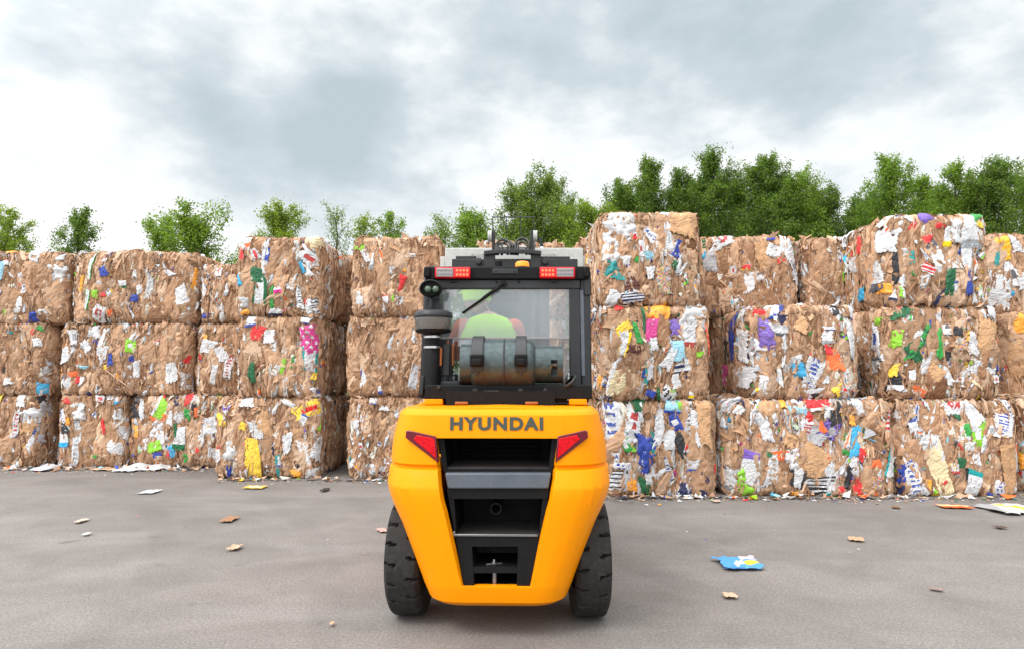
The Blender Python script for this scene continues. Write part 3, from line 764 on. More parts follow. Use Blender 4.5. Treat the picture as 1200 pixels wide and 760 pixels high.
# far left wall
bale('A2', -42, 71, YL, 1.3, 2, 'top row cardboard bale at the left photo edge, a crumpled blue ball low on it', group=GL, colour=.5)
bale('A1', -45, 52, YL, 1.3, 1, 'plain middle row bale at the left photo edge, grey film hanging at its right end', group=GL, white=.7, colour=.7, fine=1, detail=1.1)
bale('A0', -38, 47, YL, 1.3, 0, 'bottom row bale at the left photo edge with a big white bag and grey film', group=GL, white=.8, colour=.6)
bale('B2', 82, 222, YL, 1.25, 2, 'long top row bale with a smooth cardboard bulge at its right end', group=GL, colour=.7, bul=.06, rnd=.1)
bale('B1', 71, 219, YL, 1.25, 1, 'long middle row bale beside the grey film, lime and white scraps near its centre', group=GL, colour=.8)
bale('B0', 72, 147, YL, 1.25, 0, 'bottom row bale with one upright red strip, left of the black bag', group=GL, white=.9, colour=.7)
bale('C2', 234, 330, YL, 1.25, 2, 'half hidden top row bale just left of the stack with the pink spotted sheet', group=GL, low=.2, colour=.6)
bale('C1', 231, 330, YL, 1.25, 1, 'half hidden middle row bale of board and white sheets, left of the pink sheet', group=GL)
bale('C0', 156, 330, YL, 1.25, 0, 'long bottom row bale crowded with white sheets, lime scraps and a black bag', group=GL, white=1.8, colour=1.6)
# two front stacks on the left
bale('D2', 276, 371, YD, 1.42, 2, 'top bale with a white oval sheet and dark green scrap, left of the forklift', group=GD, white=1.3, colour=1.1)
bale('D1', 279, 370, YD, 1.42, 1, 'middle bale with the pink spotted sheet and a red patch', group=GD, white=.8, colour=.7)
bale('D0', 258, 372, YD, 1.42, 0, 'bottom bale with a tall bright yellow sheet on its front', group=GD, colour=.8)
bale('E2', 414, 513, YD, 1.25, 2, 'top brown bale nearest the forklift cab, lime scrap at its upper left corner', group=GD, white=.5, colour=.25)
bale('E1', 409, 511, YD, 1.25, 1, 'plain brown middle bale beside the forklift cab with hardly any white', group=GD, white=.4, colour=.15, fine=.3)
bale('E0', 413, 517, YD, 1.25, 0, 'bottom brown bale beside the yellow counterweight, speckled with small white bits', group=GD, white=1.6, colour=.2, fine=1.4)
for i_, r_ in enumerate(('bottom', 'middle', 'top')):
    bale('S%d' % i_, 372, 470, 11.25, 1.2, i_, r_ + ' bale deep in the dark gap left of the plain brown stack', group=GD, detail=.5, faces='FLR' if i_ < 2 else 'FLRT', colour=.5)
# behind the forklift
YG = 9.95
GG = 'bales behind the forklift'
bale('G2', 561, 662, YG, 1.2, 2, 'top bale rising behind the mast and its grey clamp', group=GG, white=.6, colour=.5, detail=.6, rnd=.12)
bale('G1', 558, 660, YG, 1.2, 1, 'bale behind the cab window, under the one that rises behind the mast', group=GG, white=.8, colour=.6, detail=.5, faces='FLR')
bale('G0', 560, 658, YG, 1.2, 0, 'bottom bale hidden behind the forklift counterweight', group=GG, detail=.4, faces='FLR')
YH = 9.62
bale('H2', 683, 745, YH, 1.25, 2, 'narrow top bale mostly hidden behind the tall white bag bale, right of the cab', group=GR, detail=.8)
bale('H1', 686, 750, YH, 1.25, 1, 'middle bale showing only a strip beside the right cab post', group=GR, detail=.8, faces='FLR')
bale('H0', 690, 752, YH, 1.25, 0, 'bottom bale almost hidden behind the right side of the counterweight', group=GR, detail=.6, faces='FLR')
# right wall
bale('F2', 706, 821, YR, 1.25, 2, 'top bale with a big crumpled white bag on its upper left corner', group=GR, white=1.2, colour=1.3, bul=.04)
bale('F1', 706, 829, YR, 1.25, 1, 'middle bale with amber and pink patches along its upper edge', group=GR, white=1.2, colour=1.3)
bale('F0', 711, 834, YR, 1.25, 0, 'bottom bale with a shiny dark blue bag, right beside the counterweight', group=GR, white=1.6, colour=1.2)
bale('I2', 826, 938, YH, 1.2, 2, 'lower set back top bale between the white bag bale and the tallest right bale', group=GR, colour=.7)
bale('I1', 884, 1004, 8.3, 1.2, 1, 'middle bale with an orange patch, a purple patch and a cyan scrap', group=GR, white=1.3, colour=1.5, rnd=.12)
bale('I0', 852, 1041, 8.25, 1.25, 0, 'long bottom bale with an open kraft paper box and a lime bag', group=GR, white=1.6, colour=1.5)
bale('Ib', 842, 940, YH, 1.2, 1, 'bale behind the orange patched bale, under the lower set back top bale', group=GR, detail=.5, faces='FLR')
bale('Jb', 950, 1056, 9.62, 1.2, 2, 'set back top bale with a dark slanting side, left of the tallest right bale', group=GR, colour=.8, detail=.9)
bale('Jc', 1003, 1062, 9.5, 1.2, 1, 'shaded bale set back in the gap under the tallest right bale', group=GR, detail=.7, faces='FLR')
bale('J2', 1052, 1164, 8.3, 1.28, 2, 'tallest top bale on the right with long white streaks and a dark blue strip', group=GR, white=1.2, colour=1.1, bul=.05, rnd=.11)
bale('J1', 1046, 1172, 8.3, 1.2, 1, 'middle bale with green striped board and a tall white foam strip', group=GR, white=1.2, colour=1.1, rnd=.13, bul=.05)
bale('J0', 1054, 1186, 8.22, 1.25, 0, 'bottom bale with a green sheet marked by a red panel', group=GR, white=1.5, colour=1.1)
bale('K2', 1166, 1275, 9.5, 1.2, 2, 'top bale at the right photo edge with a yellow printed strip', group=GR, colour=.6)
bale('K1', 1183, 1290, 9.3, 1.2, 1, 'shaded middle bale at the right photo edge with an amber patch', group=GR, colour=.6, white=.7)
bale('K0', 1193, 1310, 8.5, 1.2, 0, 'bottom bale cut off by the right photo edge', group=GR, colour=.8)
# ================================================================ forklift truck
M['yellow'] = simple('yellow truck enamel', (.92, .296, .0), .42, 0, .04, 3.5, dirt=(.45, .15, .01), dirt_amt=.10, spec=.14)
_m = M['yellow']; _nt = _m.node_tree; _b = _nt.nodes['Principled BSDF']
_src = _b.inputs['Base Color'].links[0].from_socket
_c1 = ramp(_nt, noise(_nt, 55, 3, .6), [(.69, g(0)), (.72, g(1))]).outputs[0]; _c2 = ramp(_nt, noise(_nt, 3.2, 3, .6), [(.55, g(0)), (.66, g(1))]).outputs[0]
_nt.links.new(mixc(_nt, _src, (.10, .07, .04), math_n(_nt, 'MULTIPLY', _c1, _c2)), _b.inputs['Base Color'])
M['cab'] = simple('charcoal cab paint', (.020, .022, .026), .42, 0, .25, 5, dirt=(.06, .06, .06), dirt_amt=.2, spec=.4)
M['black'] = simple('black moulded plastic', (.006, .006, .007), .6, 0, .3, 9, dirt=(.03, .027, .025), dirt_amt=.25, spec=.18)
M['greybar'] = simple('grey steel step bar', (.085, .10, .125), .45, 0, .2, 12, dirt=(.2, .19, .17), dirt_amt=.3)
M['dusty'] = simple('dusty dark steel', (.024, .021, .020), .85, 0, .45, 14, dirt=(.10, .085, .075), dirt_amt=.5, bumps=.3)
M['rubber'] = simple('tyre rubber', (.017, .016, .0155), .75, 0, .3, 6, dirt=(.07, .064, .06), dirt_amt=.4, bumps=.35, spec=.3)
M['hose'] = simple('hose rubber', (.012, .012, .012), .38, 0, .2, 20)
M['steel'] = simple('bright fittings', (.28, .28, .28), .35, .9, .2, 30)
M['letter'] = simple('dark grey lettering film', lin(66, 74, 62, .75), .5, 0, .15, 20)
M['clampgrey'] = simple('light grey clamp paint', (.50, .50, .48), .55, 0, .12, 4, dirt=(.2, .16, .12), dirt_amt=.35)
M['mast'] = simple('dark mast steel', (.018, .019, .021), .5, .2, .3, 6, dirt=(.09, .08, .07), dirt_amt=.3)
M['strap'] = simple('black tank strap', (.022, .022, .026), .45, 0, .2, 20, dirt=(.06, .055, .05), dirt_amt=.25)
M['silver'] = simple('silver clip', (.5, .5, .5), .3, .8, .15, 30)
M['orangemetal'] = simple('rusted hinge pad', (.32, .085, .008), .6, 0, .3, 20)

# dented grey-blue gas bottle with rust creeping up from below
m, nt, b = new_mat('gas bottle paint')
n1 = noise(nt, 7, 6, .65); n2 = noise(nt, 32, 4, .65); tcn = nt.nodes.new('ShaderNodeTexCoord')
sp_ = nt.nodes.new('ShaderNodeSeparateXYZ'); nt.links.new(tcn.outputs['Object'], sp_.inputs[0])
zz = nt.nodes.new('ShaderNodeMapRange'); zz.inputs[1].default_value = 1.36; zz.inputs[2].default_value = 1.56; zz.inputs[3].default_value = .15; zz.inputs[4].default_value = -.24
nt.links.new(sp_.outputs['Z'], zz.inputs[0])
k = math_n(nt, 'ADD', math_n(nt, 'ADD', math_n(nt, 'MULTIPLY', n1, .7), math_n(nt, 'MULTIPLY', n2, .45)), zz.outputs[0])
rf = ramp(nt, k, [(.56, g(0)), (.74, g(1))]).outputs[0]
base = ramp(nt, n2, [(.3, (.032, .048, .050, 1)), (.6, (.060, .086, .088, 1)), (.8, (.13, .165, .17, 1))]).outputs[0]
rust = ramp(nt, n2, [(.3, (.028, .016, .010, 1)), (.6, (.07, .037, .02, 1)), (.8, (.13, .075, .042, 1))]).outputs[0]
nt.links.new(mixc(nt, base, rust, rf), b.inputs['Base Color'])
rr = nt.nodes.new('ShaderNodeMapRange'); rr.inputs[3].default_value = .33; rr.inputs[4].default_value = .75
nt.links.new(rf, rr.inputs[0]); nt.links.new(rr.outputs[0], b.inputs['Roughness'])
b.inputs['Metallic'].default_value = .25
bump(nt, b, n2, .25, .003)
M['bottle'] = m

# red lens
m, nt, b = new_mat('red lamp lens')
n1 = nt.nodes.new('ShaderNodeTexVoronoi'); n1.inputs['Scale'].default_value = 90
nt.links.new(nt.nodes.new('ShaderNodeTexCoord').outputs['Object'], n1.inputs['Vector'])
nt.links.new(ramp(nt, n1.outputs['Distance'], [(.1, (.85, .006, .015, 1)), (.7, (.5, .003, .01, 1))]).outputs[0], b.inputs['Base Color'])
b.inputs['Roughness'].default_value = .2; b.inputs['Specular IOR Level'].default_value = .3
M['redlens'] = m
m, nt, b = new_mat('dark red lens'); b.inputs['Base Color'].default_value = (.12, .002, .012, 1); b.inputs['Roughness'].default_value = .12; b.inputs['Coat Weight'].default_value = .5
M['darkred'] = m


def lamp_mat(name, col, e, base):
    m, nt, b = new_mat(name)
    b.inputs['Base Color'].default_value = (*base, 1); b.inputs['Roughness'].default_value = .25
    b.inputs['Emission Color'].default_value = (*col, 1); b.inputs['Emission Strength'].default_value = e
    return m


M['led'] = lamp_mat('lit red led', (1, .16, .05), 2.2, (.3, .02, .01))
M['ledbed'] = lamp_mat('lit red lamp bed', (1, .012, .012), .8, (.25, .002, .002))
M['whiteled'] = simple('clear lamp reflector', (.30, .28, .28), .25, .3, .35, 160)
M['whitedot'] = simple('clear led dome', (.16, .15, .15), .2, 0, .2, 60)
M['amber'] = lamp_mat('lit amber beacon', (1, .24, .01), 1.1, (.7, .16, .0))
M['reflector'] = simple('olive lamp glass', (.10, .14, .10), .12, .3, .2, 40)


def glass(name, film, rough=.03, tint=(.92, .95, .97), film_col=(.55, .58, .60), dust=.5):
    """clear pane (thin, not refracting) with a film of dust on it"""
    m = bpy.data.materials.new(name); m.use_nodes = True; nt = m.node_tree; nt.nodes.clear()
    out = nt.nodes.new('ShaderNodeOutputMaterial')
    tr = nt.nodes.new('ShaderNodeBsdfTransparent'); tr.inputs[0].default_value = (*tint, 1)
    gl = nt.nodes.new('ShaderNodeBsdfGlossy'); gl.inputs['Roughness'].default_value = rough; gl.inputs[0].default_value = (.9, .93, .95, 1)
    df = nt.nodes.new('ShaderNodeBsdfDiffuse'); df.inputs[0].default_value = (*film_col, 1)
    fr = nt.nodes.new('ShaderNodeFresnel'); fr.inputs[0].default_value = 1.5
    n1 = noise(nt, 3.5, 5, .6, vscale=(1, 1, .6)); n2 = noise(nt, 40, 3, .6)
    f = math_n(nt, 'MULTIPLY', math_n(nt, 'ADD', math_n(nt, 'MULTIPLY', n1, 1.2), math_n(nt, 'MULTIPLY', n2, .5)), film)
    s1 = nt.nodes.new('ShaderNodeMixShader'); nt.links.new(f, s1.inputs[0]); nt.links.new(tr.outputs[0], s1.inputs[1]); nt.links.new(df.outputs[0], s1.inputs[2])
    s2 = nt.nodes.new('ShaderNodeMixShader'); nt.links.new(math_n(nt, 'ADD', fr.outputs[0], .03), s2.inputs[0]); nt.links.new(s1.outputs[0], s2.inputs[1]); nt.links.new(gl.outputs[0], s2.inputs[2])
    nt.links.new(s2.outputs[0], out.inputs[0])
    return m


M['upperglass'] = glass('dusty upper pane', .22, film_col=(.60, .63, .66))
M['lowerglass'] = glass('lower pane', .05, tint=(.80, .84, .86))
M['sideglass'] = glass('clear side pane', .02, tint=(.93, .95, .95))
M['smokedome'] = glass('smoky plastic bowl', .30, .15, (.55, .52, .50), (.40, .37, .35))

FX, FY, FYAW = -.070, 4.20, R(-1.6)
fork = empty('forklift', (FX, FY, 0), FYAW)
tag(fork, 'yellow forklift truck seen from behind, lettering and red tail lamps on its counterweight', 'forklift')
FI = (Matrix.Translation((FX, FY, 0)) @ Matrix.Rotation(FYAW, 4, 'Z')).inverted()


def L(u, v, y):
    """local point on the plane y (forklift frame) behind photo pixel (u, v)"""
    o = FI @ Vector((0, 0, CAM_H)); d = (FI.to_3x3() @ ray(u, v))
    return o + d * ((y - o.y) / d.y)


def zl(v, y): return L(585, v, y).z


# ---------------------------------------------------------------- counterweight: rings of half outlines, low to high
Yr = -.48
# (z, half width, rear y, half width of the centre opening)
rows = []
def row(v, hw, yr, xi): rows.append((zl(v, yr), hw, yr, xi))
row(709, .368, -.40, .178); row(706, .400, -.455, .178); row(690, .430, -.480, .180)
row(687, .434, -.482, .184)
row(670, .464, -.492, .203); row(645, .508, -.505, .229); row(620, .553, -.515, .255); row(600, .598, -.522, .276)
row(585, .625, -.526, .295); row(574, .637, -.526, .303)
row(570, .638, -.522, .306); row(551, .634, -.482, .318); row(549, .622, -.462, .320); row(546.5, .622, -.462, .321); row(544.5, .628, -.478, .322)
row(530, .624, -.478, .330); row(513, .614, -.474, .340)
row(511, .612, -.474, .341); row(486, .583, -.462, .345)
row(482.5, .572, -.450, .345); row(479, .555, -.425, .345)
SX = [0, .30, .45, .60, .72, .82, .895, .950, .985, 1.0, 1.0, 1.0]
DY = [0, .0, .0, .004, .020, .050, .095, .160, .240, .330, .50, .78]


def ring(z, hw, yr, xi, sgn):
    pts = [(0, yr), (xi, yr)]
    for sx, dy in zip(SX, DY):
        x = sx * hw
        if x > xi + .03 and dy >= 0: pts.append((x, yr + dy * (.75 + .25 * hw / .63)))
    # resample to a fixed count: keep first 2, then 11 along the rest
    rest = pts[1:]
    ln = [0]
    for p, q in zip(rest, rest[1:]): ln.append(ln[-1] + math.dist(p, q))
    out = [pts[0]]
    K = 44
    for i in range(K + 1):
        s = ln[-1] * (i / K) ** 1.0
        for j in range(len(rest) - 1):
            if s <= ln[j + 1] + 1e-9:
                t = (s - ln[j]) / max(1e-9, ln[j + 1] - ln[j])
                out.append((rest[j][0] + (rest[j + 1][0] - rest[j][0]) * t, rest[j][1] + (rest[j + 1][1] - rest[j][1]) * t)); break
    return [Vector((sgn * x, y, z)) for x, y in out]


bm = bm_new()
OPEN0, OPEN1 = 3, 16            # rows between which the middle is open
for sgn in (-1, 1):
    R_ = [[bm.verts.new(p) for p in ring(*r, sgn)] for r in rows]
    for i in range(len(rows) - 1):
        a, b_ = R_[i], R_[i + 1]
        for j in range(len(a) - 1):
            if j == 0 and OPEN0 <= i < OPEN1: continue
            bm.faces.new((a[j], a[j + 1], b_[j + 1], b_[j]))
    # cheeks of the opening, going in
    ins = [bm.verts.new(R_[i][1].co + Vector((-sgn * .012, .05, 0))) for i in range(OPEN0, OPEN1 + 1)]
    for k_, i in enumerate(range(OPEN0, OPEN1)):
        bm.faces.new((R_[i][1], R_[i + 1][1], ins[k_ + 1], ins[k_]))
    # ledge of the opening, top and bottom
    for i, v_ in ((OPEN0, ins[0]), (OPEN1, ins[-1])):
        c_ = bm.verts.new(R_[i][0].co + Vector((0, .05, 0)))
        bm.faces.new((R_[i][0], R_[i][1], v_, c_))
    # top deck
    top = R_[-1]
    cen = [bm.verts.new((0, p.co.y, p.co.z + .012)) for p in top]
    for j in range(len(top) - 1):
        try: bm.faces.new((top[j], top[j + 1], cen[j + 1], cen[j]))
        except ValueError: pass
    bot = R_[0]
    cen = [bm.verts.new((0, p.co.y, p.co.z)) for p in bot]
    for j in range(len(bot) - 1):
        try: bm.faces.new((bot[j], bot[j + 1], cen[j + 1], cen[j]))
        except ValueError: pass
o = mk('counterweight', bm, M['yellow'], fork, bevel=.004, smooth=15, seg=2)
cw = o

# body sides, fenders and hood ahead of the counterweight
bm = bm_new()
for s in (-1, 1):
    prism(bm, [(.30, .95), (.30, 1.235), (.62, 1.235), (.62, .80), (1.15, .80), (1.15, .45), (.62, .45), (.45, .72)], 0, s * .555, s * .50)
    prism(bm, [(1.15, .38), (1.15, .86), (1.35, .92), (2.05, .92), (2.15, .80), (2.15, .70), (1.95, .80), (1.45, .80), (1.30, .60), (1.30, .38)], 0, s * .60, s * .34)
box(bm, (0, .95, .60), (.98, 1.5, .5))
mk('chassis', bm, M['yellow'], fork, .012)
bm = bm_new()
box(bm, (0, .75, 1.06), (.92, .80, .33))
mk('engine_hood', bm, M['black'], fork, .03)
bm = bm_new()
for s in (-1, 1): box(bm, (s * .50, .98, .36), (.14, .34, .03)); box(bm, (s * .50, .80, .48), (.03, .03, .24))
mk('side_step', bm, M['black'], fork, .005)

# lettering
cu = bpy.data.curves.new('lettering', 'FONT'); cu.body = 'HYUNDAI'; cu.size = 1.0; cu.extrude = .0; cu.offset = .044; cu.space_character = 1.16
tmp = bpy.data.objects.new('lettering', cu); COL.objects.link(tmp)
dg = bpy.context.evaluated_depsgraph_get(); dg.update()
me = bpy.data.meshes.new_from_object(tmp.evaluated_get(dg)); bpy.data.objects.remove(tmp); bpy.data.curves.remove(cu)
pl, pr = L(527.5, 503.5, -.468), L(636.5, 488, -.468)
co = np.array([v.co[:] for v in me.vertices]); mn, mxx = co.min(0), co.max(0)
ylo, yhi = None, None
rz = [r for r in rows]
def rear_y(z):
    for a_, b_ in zip(rows, rows[1:]):
        if a_[0] <= z <= b_[0] + 1e-6: return a_[2] + (b_[2] - a_[2]) * (z - a_[0]) / max(1e-6, b_[0] - a_[0])
    return -.46
for v in me.vertices:
    fx_ = (v.co.x - mn[0]) / (mxx[0] - mn[0]); fz_ = (v.co.y - mn[1]) / (mxx[1] - mn[1])
    x = pl.x + (pr.x - pl.x) * fx_; z = pl.z + (pr.z - pl.z) * fz_
    v.co = (x, rear_y(z) - .005 , z)
link('lettering', me, M['letter'], cw)

# tail lamps: housing, red lens, dark outer corner
def tail(s):
    us = (lambda u: u) if s < 0 else (lambda u: 1164.5 - u)
    Yt = lambda u: -.470 + (.028 if u < 490 else 0.0)
    def poly(pts, off):
        return [Vector(L(us(u), v, (-.476 + max(0, (497 - u)) * .0012))) + Vector((0, -off, 0)) for u, v in pts]
    def slab(pts, o0, o1):
        bm = bm_new()
        A_ = [bm.verts.new(p) for p in poly(pts, o1)]; B_ = [bm.verts.new(p) for p in poly(pts, -.03)]
        bm.faces.new(A_); n = len(A_)
        for i in range(n): bm.faces.new((A_[i], A_[(i + 1) % n], B_[(i + 1) % n], B_[i]))
        return bm
    o = mk('tail_lamp', slab([(476, 504.5), (479, 503.5), (511, 510.5), (513.8, 541), (508.5, 537.5), (475.5, 512)], 0, .011), M['darkred'], fork, .003)
    mk('lens', slab([(488.5, 509), (509.5, 513), (511.3, 536), (485, 514)], 0, .014), M['redlens'], o, .002)
for s in (-1, 1): tail(s)

# black middle panel with its recesses and steps
def px_poly_box(bm, u0, u1, v0, v1, y0, y1, u0b=None, u1b=None):
    """solid block whose rear face shows at pixel box; y0 rear, y1 front (local)"""
    u0b = u0 if u0b is None else u0b; u1b = u1 if u1b is None else u1b
    a_ = [L(u0, v0, y0), L(u1, v0, y0), L(u1b, v1, y0), L(u0b, v1, y0)]
    A_ = [bm.verts.new(p) for p in a_]; B_ = [bm.verts.new(Vector((p.x, y1, p.z))) for p in a_]
    bm.faces.new(A_); bm.faces.new(B_[::-1])
    for i in range(4): bm.faces.new((A_[i], A_[(i + 1) % 4], B_[(i + 1) % 4], B_[i]))


pan = empty('rear_grille_placeholder') if False else None
bm = bm_new()
# left and right uprights of the panel, following the slanted opening
def edge(v, s): 
    t = (v - 510) / (686 - 510.0)
    return (512.5 + (543.5 - 512.5) * t) if s < 0 else (654.5 + (624.5 - 654.5) * t)
def upright(va, vb, ia, ib, y0, y1):
    px_poly_box(bm, edge(va, -1), ia[0], va, vb, y0, y1, edge(vb, -1), ib[0])
    px_poly_box(bm, ia[1], edge(va, 1), va, vb, y0, y1, ib[1], edge(vb, 1))
upright(512, 549, (520, 647), (524, 643), -.435, -.10)
upright(583, 641, (532, 636), (536, 630), -.462, -.05)
upright(640, 686, (553, 607), (555.5, 605.5), -.462, -.05)
px_poly_box(bm, edge(549, -1), edge(549, 1), 548.6, 554, -.438, -.10, edge(554, -1), edge(554, 1))
px_poly_box(bm, edge(572, -1), edge(572, 1), 572, 584, -.468, -.14, edge(584, -1), edge(584, 1))
px_poly_box(bm, 533, 634, 628, 640, -.462, -.12, 536, 630)
px_poly_box(bm, 553, 607, 664, 671, -.46, -.16)
px_poly_box(bm, edge(686, -1), edge(686, 1), 685.6, 690, -.452, -.16, edge(690, -1), edge(690, 1))
panel = mk('rear_panel', bm, M['black'], fork, .004)
bm = bm_new()   # back walls
box(bm, (0, -.03, .82), (.66, .02, 1.0))
mk('back_plate', bm, M['black'], panel)
bm = bm_new()
px_poly_box(bm, edge(554, -1) + 1, edge(554, 1) - 1, 553.8, 572.2, -.486, -.15, edge(572, -1) + 1, edge(572, 1) - 1)
mk('step_bar', bm, M['greybar'], panel, .008)
# dusty floors of the recesses
for (u0, u1, v, y0, y1) in ((520, 648, 547.6, -.432, -.06), (531, 637, 627, -.458, -.06), (553, 607, 663.5, -.452, -.06), (555, 606, 685.6, -.447, -.06)):
    bm = bm_new()
    p, q = L(u0, v, y0), L(u1, v, y0)
    box(bm, ((p.x + q.x) / 2, (y0 + y1) / 2, p.z - .006), (q.x - p.x, y1 - y0, .012))
    mk('step_plate', bm, M['dusty'], panel, .003)
bm = bm_new()
p, q = L(532, 627, -.464), L(630, 627, -.464)
box(bm, ((p.x + q.x) / 2, -.466, p.z + .004), (q.x - p.x, .008, .012)); box(bm, (p.x, -.45, p.z + .01), (.012, .03, .025))
mk('step_edge', bm, M['steel'], panel, .002)
bm = bm_new()
for i in range(7):      # louvres in the top recess
    box(bm, (0, -.10, zl(515 + i * 5.2, -.10)), (.50, .012, .012), (R(30), 0, 0))
mk('louvre', bm, M['black'], panel)
bm = bm_new()
p = L(581.5, 594, -.16)
lathe(bm, [(.034, .10), (.034, -.06), (.026, -.06), (.026, .10)], (p.x, -.14, p.z), 'y', 24)
mk('exhaust_pipe', bm, M['dusty'], panel)
bm = bm_new()
p = L(579, 660.5, -.40); lathe(bm, [(.016, 0), (.016, .012), (.008, .014), (.008, .028), (0, .03)], (p.x, p.y, p.z), 'z', 12); box(bm, (p.x, p.y, p.z + .003), (.09, .012, .008), (0, 0, .3))
p = L(579.5, 684, -.42); lathe(bm, [(.013, 0), (.013, .065), (.010, .07), (0, .07)], (p.x, p.y, p.z), 'z', 14); box(bm, (p.x, p.y + .02, p.z + .062), (.10, .010, .01))
mk('tow_pin', bm, M['steel'], panel, .001)

# ---------------------------------------------------------------- wheels
def tyre_mesh(Rr, W, name, n=22):
    bm = bm_new()
    prof = [(Rr * .52, -W * .42), (Rr * .60, -W * .47), (Rr * .80, -W * .50), (Rr * .92, -W * .485), (Rr * .975, -W * .43), (Rr * .992, -W * .33), (Rr * .998, 0),
            (Rr * .992, W * .33), (Rr * .975, W * .43), (Rr * .92, W * .485), (Rr * .80, W * .50), (Rr * .60, W * .47), (Rr * .52, W * .42)]
    lathe(bm, prof, (0, 0, 0), 'x', 72)
    return bm


def grooved_tyre(Rr, W, n, parent, loc, flip):
    """smooth industrial tyre with short slanting slots cut from each shoulder towards the middle"""
    A_ = 220; xs_ = [-.5, -.485, -.43, -.37, -.31, -.25, -.19, -.13, -.09, -.05, 0, .05, .09, .13, .19, .25, .31, .37, .43, .485, .5]
    rad = lambda x: Rr * (1 - .10 * max(0, (abs(x) - .36) / .14) ** 2 - .006 * abs(x) / .5)
    bm = bm_new(); rings = []
    for i in range(A_):
        rg = []
        for x in xs_:
            r = rad(x); t = 2 * PI * i / A_
            ph = (i / A_ * n + (0 if x < 0 else .5) + flip * x * .35) % 1.0
            if .17 < abs(x) < .49 and ph < .115: r -= .030 if abs(x) < .45 else .020
            rg.append(bm.verts.new((x * W, -math.cos(t) * r, math.sin(t) * r)))
        rings.append(rg)
    for i in range(A_):
        a_, b_ = rings[i], rings[(i + 1) % A_]
        for j in range(len(xs_) - 1): bm.faces.new((a_[j], a_[j + 1], b_[j + 1], b_[j]))
    sv = [(Rr * .90, .5), (Rr * .80, .505), (Rr * .62, .48), (Rr * .55, .44)]
    for s in (-1, 1): lathe(bm, [(r, s * w * W) for r, w in sv], (0, 0, 0), 'x', 60) if False else None
    for s, j in ((-1, 0), (1, len(xs_) - 1)):
        prev = [rg[j] for rg in rings]
        for r, w in ((.85, .505), (.70, .495), (.55, .45)):
            cur = [bm.verts.new((s * w * W, -math.cos(2 * PI * i / A_) * Rr * r, math.sin(2 * PI * i / A_) * Rr * r)) for i in range(A_)]
            for i in range(A_): bm.faces.new((prev[i], prev[(i + 1) % A_], cur[(i + 1) % A_], cur[i]))
            prev = cur
    o = mk('tyre', bm, M['rubber'], parent, smooth=32)
    o.location = loc
    return o


def wheel(x, y, Rr, W, flip, steer=0.0):
    w = empty('wheel', (x, y, Rr), steer); w.parent = fork
    grooved_tyre(Rr, W, 19, w, (0, 0, 0), flip)
    bm = bm_new(); s = 1 if x > 0 else -1
    lathe(bm, [(Rr * .56, -W * .36), (Rr * .56, W * .36), (Rr * .50, W * .40), (Rr * .44, W * .30), (Rr * .30, W * .22), (Rr * .28, W * .42), (0, W * .42)], (0, 0, 0), 'x', 40)
    if s < 0:
        for v in bm.verts: v.co.x *= -1
    mk('rim', bm, M['dusty'], w)
    bm = bm_new()
    for k_ in range(6):
        t = k_ * PI / 3; lathe(bm, [(.014, s * W * .24), (.014, s * W * .34), (0, s * W * .34)], (0, math.cos(t) * Rr * .37, math.sin(t) * Rr * .37), 'x', 6)
    mk('wheel_nut', bm, M['dusty'], w)
    return w


RT = .345
pL, pR = L(474, 650, -.20), L(696, 650, -.20)
wheel(pL.x + .012, 0.0, RT, .20, 1, R(-1.5))
wheel(pR.x - .022, 0.0, RT, .20, -1, R(2.5))
for s in (-1, 1): wheel(s * .50, 1.75, .36, .25, s)
bm = bm_new()
box(bm, (0, 0, .36), (.98, .16, .14)); box(bm, (0, .12, .46), (.6, .12, .10))
for s in (-1, 1): box(bm, (s * .40, .0, .36), (.10, .14, .22))
tube(bm, [(-.42, -.13, .40), (.42, -.13, .40)], .028, 10)
mk('steer_axle', bm, M['dusty'], fork, .01)
bm = bm_new(); tube(bm, [(-.5, 1.75, .36), (.5, 1.75, .36)], .09, 12); box(bm, (0, 1.75, .38), (.6, .25, .2))
mk('drive_axle', bm, M['dusty'], fork, .01)

# ---------------------------------------------------------------- cab
CY = .37          # rear face of the cab (local y)
def q2(u, v, y=CY): return L(u, v, y)
cab = None
def px_post(bm, top, bot, y0, y1):
    """post between pixel spans (u0,u1,v) at top and bottom on the plane y0"""
    a_ = [L(top[0], top[2], y0), L(top[1], top[2], y0), L(bot[1], bot[2], y0), L(bot[0], bot[2], y0)]
    A_ = [bm.verts.new(p) for p in a_]; B_ = [bm.verts.new(Vector((p.x, p.y + (y1 - y0), p.z))) for p in a_]
    bm.faces.new(A_); bm.faces.new(B_[::-1])
    for i in range(4): bm.faces.new((A_[i], A_[(i + 1) % 4], B_[(i + 1) % 4], B_[i]))


Z_TOP = zl(314, CY); Z_SILL = zl(452, CY)
bm = bm_new(); px_post(bm, (679, 691.5, 312), (681, 694, 466), CY, CY + .11)
post = mk('cab_post', bm, M['cab'], fork, .012)
bm = bm_new(); px_post(bm, (679.5, 684, 340), (681.5, 686, 440), CY - .006, CY + .02); mk('post_trim', bm, M['greybar'], post, .003)
bm = bm_new(); px_post(bm, (684, 692.5, 318), (684.5, 693, 346), CY - .014, CY + .04); mk('post_bracket', bm, M['cab'], post, .006)
bm = bm_new(); px_post(bm, (497.5, 513, 312), (491, 509, 466), CY, CY + .11)
mk('cab_post', bm, M['cab'], fork, .012)
xl, xr = L(505, 380, CY).x, L(685, 380, CY).x
bm = bm_new()      # front posts of the cab
for x in (xl, xr):
    tube(bm, [(x, 1.35, 1.0), (x, 1.30, 1.5), (x, 1.08, Z_TOP - .08)], .045, 8)
mk('front_post', bm, M['cab'], fork)
